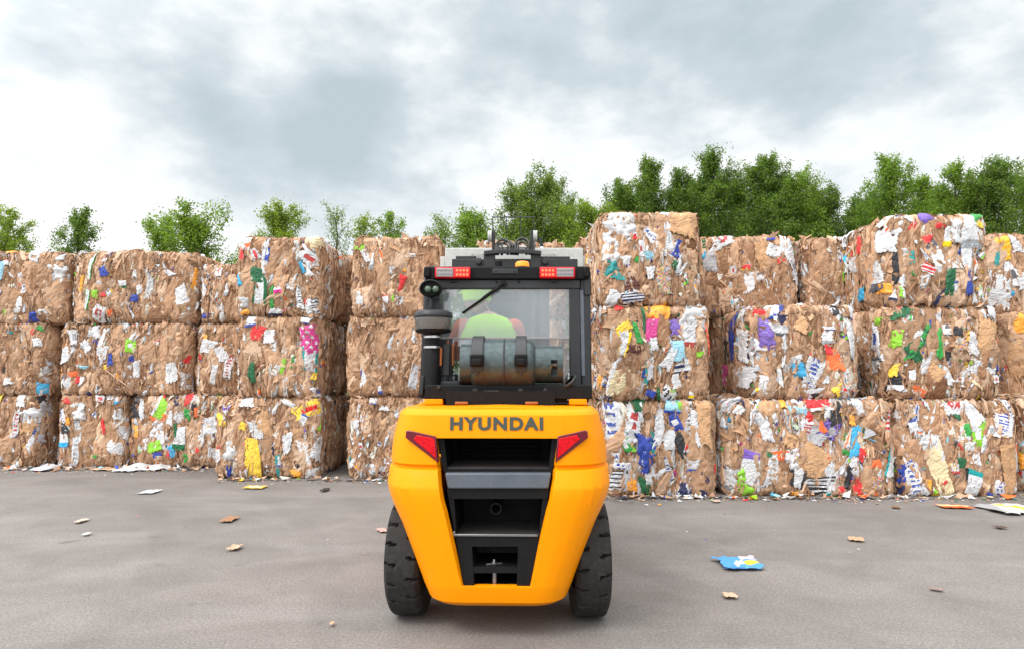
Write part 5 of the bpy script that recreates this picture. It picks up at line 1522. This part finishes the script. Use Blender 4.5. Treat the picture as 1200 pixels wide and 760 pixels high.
# vest: a shell round the trunk
bm = bm_new(); ringsv = []
for z, w, d, yo in ((.02, .185, .150, -.01), (.15, .182, .145, -.02), (.30, .205, .150, -.03), (.40, .222, .145, -.03), (.455, .200, .120, -.03), (.500, .140, .095, -.025), (.525, .080, .078, -.02)):
    ringsv.append([bm.verts.new((math.cos(t) * w * (1 - .06 * abs(math.sin(2 * t))), yo + math.sin(t) * d, z)) for t in np.linspace(0, 2 * PI, 32, endpoint=False)])
for a_, b_ in zip(ringsv, ringsv[1:]):
    for i in range(32): bm.faces.new((a_[i], a_[(i + 1) % 32], b_[(i + 1) % 32], b_[i]))
vest = mk('vest', bm, M['lime'], person, smooth=60)
bm = bm_new()
for z, w, d in ((.17, .188, .150), (.30, .212, .158)):
    A_ = [[bm.verts.new((math.cos(t) * (w + .006) * (1 - .06 * abs(math.sin(2 * t))), -.026 + math.sin(t) * (d + .006), z + dz)) for t in np.linspace(0, 2 * PI, 32, endpoint=False)] for dz in (0, .045)]
    for i in range(32): bm.faces.new((A_[0][i], A_[0][(i + 1) % 32], A_[1][(i + 1) % 32], A_[1][i]))
mk('reflective_strip', bm, M['strip'], vest)
bm = bm_new()
tube(bm, [(-.19, -.02, .43), (-.28, .08, .24), (-.17, .28, .255)], .07, 12, radii=[.070, .058, .046]); tube(bm, [(.19, -.02, .43), (.27, .06, .20), (.24, .28, .19)], .07, 12, radii=[.070, .058, .046])
for s in (-1, 1): bmesh.ops.create_uvsphere(bm, u_segments=14, v_segments=10, radius=.074, matrix=Matrix.Translation((s * .185, -.022, .425)))
mk('jacket_sleeves', bm, M['orangecloth'], person, smooth=60)
# trousers over the legs, hands
bm = bm_new()
for s in (-1, 1):
    tube(bm, [(s * .09, -.02, .02), (s * .13, .42, .045), (s * .132, .45, -.02), (s * .13, .47, -.34)], .08, 12, radii=[.115, .082, .080, .068])
mk('trousers', bm, M['trouser'], person, smooth=60)
for s, px_ in ((1, (.23, .37, .19)), (-1, (-.13, .37, .25))):
    p = Vector(px_)
    bm = bm_new()
    tube(bm, [p - Vector((0, .03, 0)), p + Vector((0, .03, .005)), p + Vector((0, .075, .0))], .03, 10, radii=[.028, .040, .036])
    for k_ in range(4):
        fx = (k_ - 1.5) * .019
        tube(bm, [p + Vector((fx, .065, .004)), p + Vector((fx * 1.1, .105 - abs(fx) * .3, .0)), p + Vector((fx * 1.1, .115 - abs(fx) * .3, -.025)), p + Vector((fx, .095, -.042))], .008, 8)
    tube(bm, [p + Vector((-s * .03, .01, 0)), p + Vector((-s * .052, .045, -.008)), p + Vector((-s * .045, .075, -.02))], .010, 8)
    mk('hand', bm, M['skin'], person, smooth=60)
# ================================================================ trees behind the bales
def leaf_mat(name):
    m = bpy.data.materials.new(name); m.use_nodes = True; nt = m.node_tree; nt.nodes.clear()
    out = nt.nodes.new('ShaderNodeOutputMaterial')
    a = nt.nodes.new('ShaderNodeAttribute'); a.attribute_name = 'col'
    b = nt.nodes.new('ShaderNodeBsdfPrincipled'); b.inputs['Roughness'].default_value = .5; b.inputs['Specular IOR Level'].default_value = .35
    t = nt.nodes.new('ShaderNodeBsdfTranslucent')
    nt.links.new(a.outputs['Color'], b.inputs['Base Color'])
    gm = mixc(nt, a.outputs['Color'], (1.0, 1.0, .35), 1.0, 'MULTIPLY')
    vs = nt.nodes.new('ShaderNodeVectorMath'); vs.operation = 'SCALE'; nt.links.new(gm, vs.inputs[0]); vs.inputs['Scale'].default_value = 1.7
    nt.links.new(vs.outputs[0], t.inputs[0])
    mx = nt.nodes.new('ShaderNodeMixShader'); mx.inputs[0].default_value = .42
    nt.links.new(b.outputs[0], mx.inputs[1]); nt.links.new(t.outputs[0], mx.inputs[2]); nt.links.new(mx.outputs[0], out.inputs[0])
    return m


M['leaf'] = leaf_mat('leaves')
M['bark'] = simple('grey brown bark', (.09, .075, .058), .9, 0, .4, 12, bumps=.5)


def make_tree(name, label, x, y, H, spread, seed, base_col, leaf=.074, dens=1.0, spire=1.0, group='trees behind the bales', low=.12, open_=0.06, lean=0.0, wisp=.3):
    rng = np.random.default_rng(seed)
    root = empty(name, (x, y, -.03)); tag(root, label, 'tree', group)
    bm = bm_new()
    twigs = []                       # points along the outer branches, with direction
    trunk = [Vector((lean * (z / H) ** 1.5 * H * .2 + rng.normal(0, .05) * z / H, rng.normal(0, .05) * z / H, z)) for z in np.linspace(0, H, 12)]
    r0 = .018 * H
    tube(bm, trunk, r0, 8, radii=[r0 * (1 - .96 * i / 11) + .006 for i in range(12)])
    nb = int(52 * dens * (H / 8))
    spread = spread * 1.3
    up = Vector((0, 0, 1))
    for i in range(nb):
        h = low + (1 - low) * ((i + rng.random()) / nb) ** .9 * .985
        t = h * 11; k = min(10, int(t)); p = trunk[k].lerp(trunk[k + 1], t - k)
        az = i * 2.399 + rng.normal(0, .4)
        prof = (1 - h) ** (.62 * spire) * (.55 + .45 * min(1, h / .35))
        ln = spread * prof * rng.uniform(.45, 1.3) + .30
        el = R(rng.uniform(22, 55)) + h * R(22)
        d = Vector((math.cos(az) * math.cos(el), math.sin(az) * math.cos(el), math.sin(el)))
        pts = [p]; n = 6
        for j in range(n):
            d = (d + Vector(rng.normal(0, .10, 3)) + up * .07).normalized()
            pts.append(pts[-1] + d * ln / n)
        rb_ = max(.008, r0 * .38 * (1 - h) + .006)
        tube(bm, pts, rb_, 5, radii=[rb_ * (1 - .85 * j / n) for j in range(n + 1)], caps=False)
        for j in range(1, n + 1):
            f = j / n
            if f < .22 and rng.random() < .6: continue
            twigs.append((pts[j], d, .05 + ln * .05 * (1.25 - f)))
            for q in range(2 if ln > .8 else 1):             # side twigs
                if rng.random() < open_: continue
                sd_ = (d + Vector(rng.normal(0, .75, 3)) + up * .15).normalized(); l2 = ln * rng.uniform(.18, .42) * (1.15 - .5 * f)
                e = pts[j] + sd_ * l2
                tube(bm, [pts[j], pts[j].lerp(e, .5) + Vector(rng.normal(0, .03, 3)), e], .006, 3, radii=[.007, .005, .003], caps=False)
                for g_ in np.arange(.35, 1.05, .22): twigs.append((pts[j].lerp(e, g_), sd_, (.055 + l2 * .10)))
    for j in range(int(10)):
        twigs.append((trunk[-1] - up * rng.uniform(0, .5) + Vector(rng.normal(0, .08, 3)), up, .10))
    mk('trunk', bm, M['bark'], root, smooth=60)
    # leaves: folded blades gathered round every twig
    T = np.array([p[:] for p, _, _ in twigs]); Dn = np.array([d[:] for _, d, _ in twigs]); S = np.array([s for _, _, s in twigs])
    per = max(4, int(15 * (1 - .4 * open_)))
    n = len(T) * per
    idx = np.repeat(np.arange(len(T)), per)
    C = T[idx] + rng.normal(0, 1, (n, 3)) * S[idx][:, None] * np.array([1, 1, .9]) + Dn[idx] * rng.uniform(-.05, .18, (n, 1))
    wsp = rng.random(n) < wisp * .2
    pass
    ax = Dn[idx] * .5 + rng.normal(0, .8, (n, 3)) + np.array([0, 0, -.25]); ax /= np.linalg.norm(ax, axis=1)[:, None]
    sd = np.cross(ax, rng.normal(0, 1, (n, 3))); sd /= np.linalg.norm(sd, axis=1)[:, None] + 1e-9
    nn = np.cross(ax, sd)
    l = leaf * rng.uniform(.6, 1.35, n)[:, None]; w = l * rng.uniform(.42, .62, (n, 1))
    b0 = C - ax * l * .5; tip = C + ax * l * .5; m1 = C + sd * w * .5 - nn * w * .12; m2 = C - sd * w * .5 - nn * w * .12
    V = np.stack([b0, m1, tip, m2], 1).reshape(-1, 3)
    F = np.arange(n * 4).reshape(n, 4)
    # each leaf has a colour of its own: old leaves deep, young leaves yellow-green, twig by twig
    tw = rng.normal(0, .16, len(T))[idx]
    k = np.clip(1 + tw + rng.normal(0, .16, n), .5, 1.7)[:, None]
    yel = np.clip(rng.normal(.15, .22, n) + tw * .7, 0, .8)[:, None]
    cc = np.array(base_col)[None] * k; cc = cc * (1 - yel) + np.array([.20, .25, .035])[None] * k * yel
    a = Acc(); a.v = [V]; a.f = [F]; a.c = [cc.astype(np.float32)]; a.n = len(V)
    link('crown', a.mesh('crown'), M['leaf'], root)
    zt = np.sort(V[:, 2])[-60]; sc_ = H / zt; root.scale = (max(sc_, .82), max(sc_, .82), sc_)
    return root


DK = (.082, .155, .026); MD = (.150, .250, .036); LT = (.21, .29, .042); GB = (.135, .21, .055)
def tree_at(name, label, u, v, Y, spread, seed, col, **k):
    p = at(u, v, Y)
    return make_tree(name, label, p.x, Y, p.z + .03, spread, seed, col, **k)


GLF, GRT = 'trees behind the left stack', 'trees behind the right stack'
tree_at('leafy_tree', 'bushy green tree at the left photo edge behind the bales', 12, 243, 21, 2.1, 11, LT, group=GLF, spire=.75, dens=1.1, open_=.25)
tree_at('leafy_tree', 'half cut off rounded tree beyond the left photo edge', -38, 262, 22, 2.2, 12, MD, group=GLF, spire=.7)
tree_at('leafy_tree', 'narrow pointed tree above the gap between the two leftmost bales', 91, 243, 21, 1.35, 13, DK, group=GLF, spire=1.1, open_=.25)
tree_at('leafy_tree', 'broad full tree rising alone above the dip in the left stack', 228, 236, 18, 1.9, 14, MD, group=GLF, spire=.65, dens=1.2, leaf=.085, open_=.3)
tree_at('leafy_tree', 'lower shoot leaning out left of the broad full tree', 196, 252, 18.6, 1.1, 15, MD, group=GLF, spire=.8, open_=.2)
tree_at('feathery_tree', 'yellow green feathery tree top above the white oval sheet bale', 332, 236, 20, 1.25, 16, LT, group=GLF, spire=.8, dens=1.2, leaf=.07)
tree_at('feathery_tree', 'thin see-through tree top over the gap left of the plain brown stack', 394, 240, 20, 1.0, 17, GB, group=GLF, spire=1.0, open_=.75, leaf=.06)
tree_at('feathery_tree', 'short light green tree top above the plain brown stack, left one of two', 428, 252, 20, 1.0, 18, LT, group=GLF, spire=.9, open_=.3, leaf=.07)
tree_at('feathery_tree', 'short light green tree top above the plain brown stack, right one of two', 458, 249, 20.5, 1.1, 19, MD, group=GLF, spire=.9, open_=.3, leaf=.07)
tree_at('feathery_tree', 'drooping thin willow left of the mast, loose branches against the sky', 518, 254, 19, 1.2, 20, GB, group=GLF, spire=.8, open_=.6, leaf=.07)
tree_at('leafy_tree', 'rounded green tree directly left of the mast hoses', 556, 240, 20, 1.6, 21, MD, group=GLF, spire=.75, dens=1.2)
tree_at('feathery_tree', 'tall pale willow rising behind the wire load guard', 634, 198, 21, 2.2, 22, (.14, .21, .048), spire=.75, dens=1.3, leaf=.08, group=GRT, open_=.15)
tree_at('feathery_tree', 'left shoulder of the pale willow, a shorter slim tree', 606, 212, 21.5, 1.5, 23, (.135, .205, .046), spire=.8, leaf=.075, group=GRT, open_=.2)
tree_at('leafy_tree', 'low bright yellow green tree between the willow and the white bag bale', 692, 230, 20, 1.6, 24, (.175, .265, .026), spire=.65, dens=1.3, group=GRT)
tree_at('aspen_tree', 'dark slim aspen above the white bag bale, its top a sharp spire', 762, 183, 22, 1.7, 25, DK, spire=1.05, dens=1.3, group=GRT)
tree_at('aspen_tree', 'shorter dark aspen left of the sharp spire', 730, 208, 21.5, 1.6, 26, DK, spire=.9, dens=1.2, group=GRT)
tree_at('aspen_tree', 'dark aspen with a small notch between it and the tallest tree', 797, 196, 22.5, 1.5, 27, (.07, .138, .024), spire=.9, dens=1.2, group=GRT)
tree_at('aspen_tree', 'tallest aspen of the row, above the lower set back bale', 829, 175, 22, 2.0, 28, DK, spire=.85, dens=1.5, group=GRT)
tree_at('aspen_tree', 'dark aspen with a forked top, right of the tallest tree', 893, 180, 22, 1.9, 29, DK, spire=.9, dens=1.5, group=GRT)
tree_at('aspen_tree', 'wide aspen standing close behind the forked one', 862, 200, 23, 1.8, 40, (.076, .146, .025), spire=.8, dens=1.3, group=GRT)
tree_at('aspen_tree', 'rounded aspen sloping down towards the gap of sky', 930, 196, 22, 1.9, 30, MD, spire=.75, dens=1.4, group=GRT)
tree_at('aspen_tree', 'low aspen in the dip of the tree line, left of the tallest right bale', 968, 214, 22.5, 1.7, 31, DK, spire=.8, dens=1.2, group=GRT)
tree_at('aspen_tree', 'small aspen at the lowest point of the tree line', 1000, 228, 23, 1.4, 32, DK, spire=.8, group=GRT)
tree_at('leafy_tree', 'bright open tree with ragged twigs above the tallest right bale', 1042, 180, 21, 1.7, 33, (.125, .225, .028), spire=.9, dens=1.2, group=GRT, open_=.1)
tree_at('leafy_tree', 'lower leafy tree right of the ragged bright one', 1080, 205, 22, 1.5, 34, MD, spire=.85, dens=1.1, group=GRT)
tree_at('leafy_tree', 'slim tree with two thin tips, second from the right photo edge', 1118, 190, 21.5, 1.5, 35, MD, spire=1.0, dens=1.1, group=GRT, open_=.1)
tree_at('leafy_tree', 'full dark tree with a pointed top near the right photo edge', 1162, 181, 21, 1.9, 36, DK, spire=.8, dens=1.5, group=GRT)
tree_at('leafy_tree', 'tree cut off by the right photo edge', 1205, 196, 21.5, 1.9, 37, MD, spire=.8, dens=1.2, group=GRT)
for i_, (u_, v_, what) in enumerate(((745, 214, 'under the gap right of the willow'), (815, 208, 'filling the notch left of the tallest aspen'), (905, 212, 'under the forked aspen'), (950, 222, 'at the foot of the slope of the tree line'),
        (1020, 222, 'left behind the ragged bright tree'), (1100, 216, 'between the ragged bright tree and the slim one'), (1140, 210, 'left behind the full dark tree'), (660, 226, 'right behind the pale willow'))):
    tree_at('aspen_tree', 'hazy dark back row tree ' + what, u_, v_, 25.5, 2.1, 60 + i_, DK, spire=.7, dens=1.2, group=GRT, leaf=.08)

# ================================================================ litter lying on the yard
def litter(name, label, u, v, wpx, hpx, col, group=None, paint=None, seed=1, bag=0.0, ang=0.0, mat='paper', thick=.012, lift=.02, cat='litter'):
    rng = np.random.default_rng(seed)
    p = on_ground(u, v); sc = p.y / FPX
    w = wpx * sc * (.86 if wpx > 25 else .72); d = max(.03, hpx * sc * p.y / CAM_H * (.62 if wpx > 25 else .8)); lift = lift * (.38 if wpx > 25 else .2)
    nu, nv = (14, 10) if wpx > 20 else (7, 5)
    s = np.linspace(-1, 1, nu + 1)[:, None]; t = np.linspace(-1, 1, nv + 1)[None, :]
    jl, jr = rng.normal(0, .07, nv + 1), rng.normal(0, .07, nv + 1); jt, jb = rng.normal(0, .07, nu + 1)[:, None], rng.normal(0, .07, nu + 1)[:, None]
    x = w / 2 * s * (1 + np.where(s < 0, jl, jr)); y = d / 2 * t * (1 + np.where(t > 0, jt, jb)) + .1 * w * rng.normal() * s
    k = rng.uniform(-1, 1, 5)
    z = .010 + np.abs(lift * tri(x / w * 1.3 + y / d * k[0] * .6 + k[1])) + .35 * lift * (1 + tri(x / w * 2.7 * k[2] - y / d * 1.9 + k[3])) * .5
    z = z + lift * .9 * np.clip(np.abs(s) - .5, 0, 1) * (k[4] > 0) + bag * (1 - s ** 2) * (1 - t ** 2) * (1 + .35 * lattice(rng, nu, nv, 1, 1, .22)) + np.abs(rng.normal(0, .0015, x.shape))
    ca, sa = math.cos(ang), math.sin(ang)
    P = np.stack([x * ca - y * sa, x * sa + y * ca, z], -1)
    C = np.empty((nu, nv, 3), np.float32); C[:] = np.array(col); C *= rng.normal(1, .04, (nu, nv, 1))
    if paint is not None: paint(C, np.broadcast_to(s[:-1] + 1 / nu, (nu, nv)), np.broadcast_to(t[:, :-1] + 1 / nv, (nu, nv)), rng)
    a = Acc(); a.grid(P, C)
    o = link(name, a.mesh(name, smooth=bag > 0), M[mat])
    o.location = (p.x, p.y, .003)
    so = o.modifiers.new('thickness', 'SOLIDIFY'); so.thickness = .0025; so.offset = 1
    tag(o, label, cat, group)
    return o


def pb(C, S, T, rng):
    C[(T > .45) & (S > .25)] = lin(235, 190, 200); C[(np.abs(T + .15) < .3) & (S > .35) & (S < .95)] = lin(235, 195, 60); C[(np.abs(S) < .3) & (np.abs(T + .1 - S) < .28)] = (.7, .7, .7); C[(T < -.8) & (S < 0)] = lin(60, 130, 200)
litter('flattened_carton', 'flattened bright blue carton with yellow and pink print on the bare asphalt', 866, 662, 53, 21, lin(85, 165, 225, .8), paint=pb, seed=3, lift=.03, cat='carton')
def po(C, S, T, rng): C[np.abs(T - .3) < .25] = lin(250, 200, 150); C[rng.random(S.shape) < .08] = (.6, .3, .2)
litter('cardboard_sheet', 'long thin orange sheet on the asphalt before the right bales', 1118, 594.5, 36, 6, lin(240, 100, 20, .8), paint=po, seed=4, lift=.02, cat='carton')
def ps(C, S, T, rng):
    C[np.abs(S - .05 + T * .5) < .16] = lin(250, 190, 70); C[np.abs(S - .5 + T * .5) < .12] = lin(250, 190, 70); C[(S < -.5)] = (.35, .34, .35)
litter('paper_sack', 'white paper sack with amber stripes at the right photo edge', 1184, 598, 62, 17, (.62, .62, .64), paint=ps, seed=5, lift=.05, bag=.02, cat='sack')
litter('plastic_bag', 'large crumpled white plastic bag at the foot of the left stack', 159, 549.5, 30, 11, (.62, .62, .64), seed=6, bag=.06, lift=.03, cat='bag')
litter('plastic_bag', 'smaller white plastic bag beside the large one at the foot of the left stack', 184, 549.5, 26, 8, (.6, .6, .6), seed=7, bag=.045, lift=.03, cat='bag')
litter('plastic_bag', 'white film bunched on the asphalt below the grey film', 54, 550, 26, 8, (.6, .6, .62), seed=8, bag=.05, lift=.03, cat='bag')
litter('cardboard_sheet', 'long tan board lying along the foot of the left stack', 126, 550.5, 40, 4, BOARD[5], seed=9, lift=.03, mat='board', cat='cardboard')
litter('yellow_card', 'flat pale yellow card in front of the tall yellow sheet bale', 299, 571.5, 28, 5, lin(235, 195, 100, .8), seed=10, lift=.01, paint=lambda C, S, T, rng: C.__setitem__((np.abs(S) < .6) & (np.abs(T) < .5), (.6, .6, .58)), cat='card')
litter('paper_strip', 'curled white paper strip on the asphalt left of the yellow card', 176, 577, 23, 5, (.62, .62, .64), seed=11, lift=.02, cat='paper')
litter('black_scrap', 'small dark crumpled scrap near the plain brown stack', 381, 575, 10, 4, (.05, .04, .035), seed=12, lift=.05, mat='board', cat='scrap')
litter('cardboard_scrap', 'folded brown cardboard scrap, the larger of two in the left foreground', 269, 609.5, 20, 7, BOARD[3], seed=13, lift=.04, mat='board', cat='cardboard')
litter('cardboard_scrap', 'bent pale cardboard scrap, the nearer of two in the left foreground', 275, 643.5, 17, 6, BOARD[5], seed=14, lift=.05, mat='board', cat='cardboard')
litter('paper_strip', 'little cream paper piece on the left part of the asphalt', 95, 611.5, 12, 5, (.55, .45, .36), seed=15, lift=.03, cat='paper')
litter('paper_strip', 'small thin white fleck on the left part of the asphalt', 102, 627, 9, 3, (.6, .6, .6), seed=16, lift=.02, cat='paper')
litter('cardboard_scrap', 'small tan crumb left of the front left tyre, on bare asphalt', 389, 733, 6, 4, BOARD[5], seed=19, lift=.02, mat='board', cat='cardboard')
litter('paper_strip', 'pink paper shred touching the shadow left of the left tyre', 448, 622.5, 13, 5, (.6, .33, .28), seed=21, lift=.015, ang=.5, cat='paper')
litter('twig', 'pale torn cardboard sliver right of the blue carton', 1003, 633, 22, 5, BOARD[4], seed=22, lift=.03, mat='board', ang=-.5, cat='cardboard')
litter('cardboard_scrap', 'curled ring of pale board below the blue carton', 855, 700, 20, 6, BOARD[5], seed=23, lift=.04, mat='board', cat='cardboard')
litter('cardboard_scrap', 'thin dark strip below the white sack at the right', 1172, 619, 14, 3, (.09, .06, .045), seed=25, lift=.02, mat='board', cat='cardboard')
litter('twig', 'thin brown sliver left of the orange sheet', 1050, 595, 11, 3, (.22, .12, .07), seed=27, lift=.015, mat='board', ang=-.4, cat='cardboard')
litter('twig', 'long faint sliver near the right edge of the foreground', 1097, 692, 17, 3, (.26, .19, .15), seed=30, lift=.012, mat='board', ang=-.4, cat='cardboard')
litter('paper_strip', 'scatter of pale shreds before the blue bag bale', 839, 588, 12, 3, (.58, .42, .36), seed=31, lift=.02, cat='paper')
# fine crumbs swept up along the foot of the stacks: too many to count
rng = np.random.default_rng(77)
a = Acc()
class Flat: flip = False
for (u0, u1, v, n) in ((-40, 256, 549, 420), (256, 520, 562, 220), (706, 1230, 583, 520), (-30, 1230, 600, 18)):
    for i in range(n):
        near = n > 100 and rng.random() < .3
        p = on_ground(rng.uniform(u0, u1), v + abs(rng.normal(0, 1.2 if near else (3.0 if n > 100 else 30))))
        w = rng.uniform(.008, .035) * (1 if n > 100 else .6) * (2.6 if near else 1); h = w * rng.uniform(.6, 2.2); an = rng.uniform(0, PI)
        s = np.array([[-1, -1], [1, -.7], [.8, 1], [-.9, .8]]) * np.array([w, h]) / 2
        ca, sa = math.cos(an), math.sin(an)
        q = np.stack([p.x + s[:, 0] * ca - s[:, 1] * sa, p.y + s[:, 0] * sa + s[:, 1] * ca, .006 + np.abs(rng.normal(0, .03 if near else .006, 4))], -1)
        r_ = rng.random()
        c = BOARD[rng.integers(0, 6)] if r_ < .5 else (WHITES[rng.integers(0, 5)] if r_ < .85 else MIXC[rng.choice(len(MIXC), p=MIXW)])
        a.grid(q[[0, 1, 3, 2]].reshape(2, 2, 3).transpose(1, 0, 2), np.array([[c]]))
o = link('paper_crumbs', a.mesh('paper_crumbs'), M['paper']); tag(o, 'torn crumbs of paper and board strewn along the foot of the bales', 'crumbs', kind='stuff')
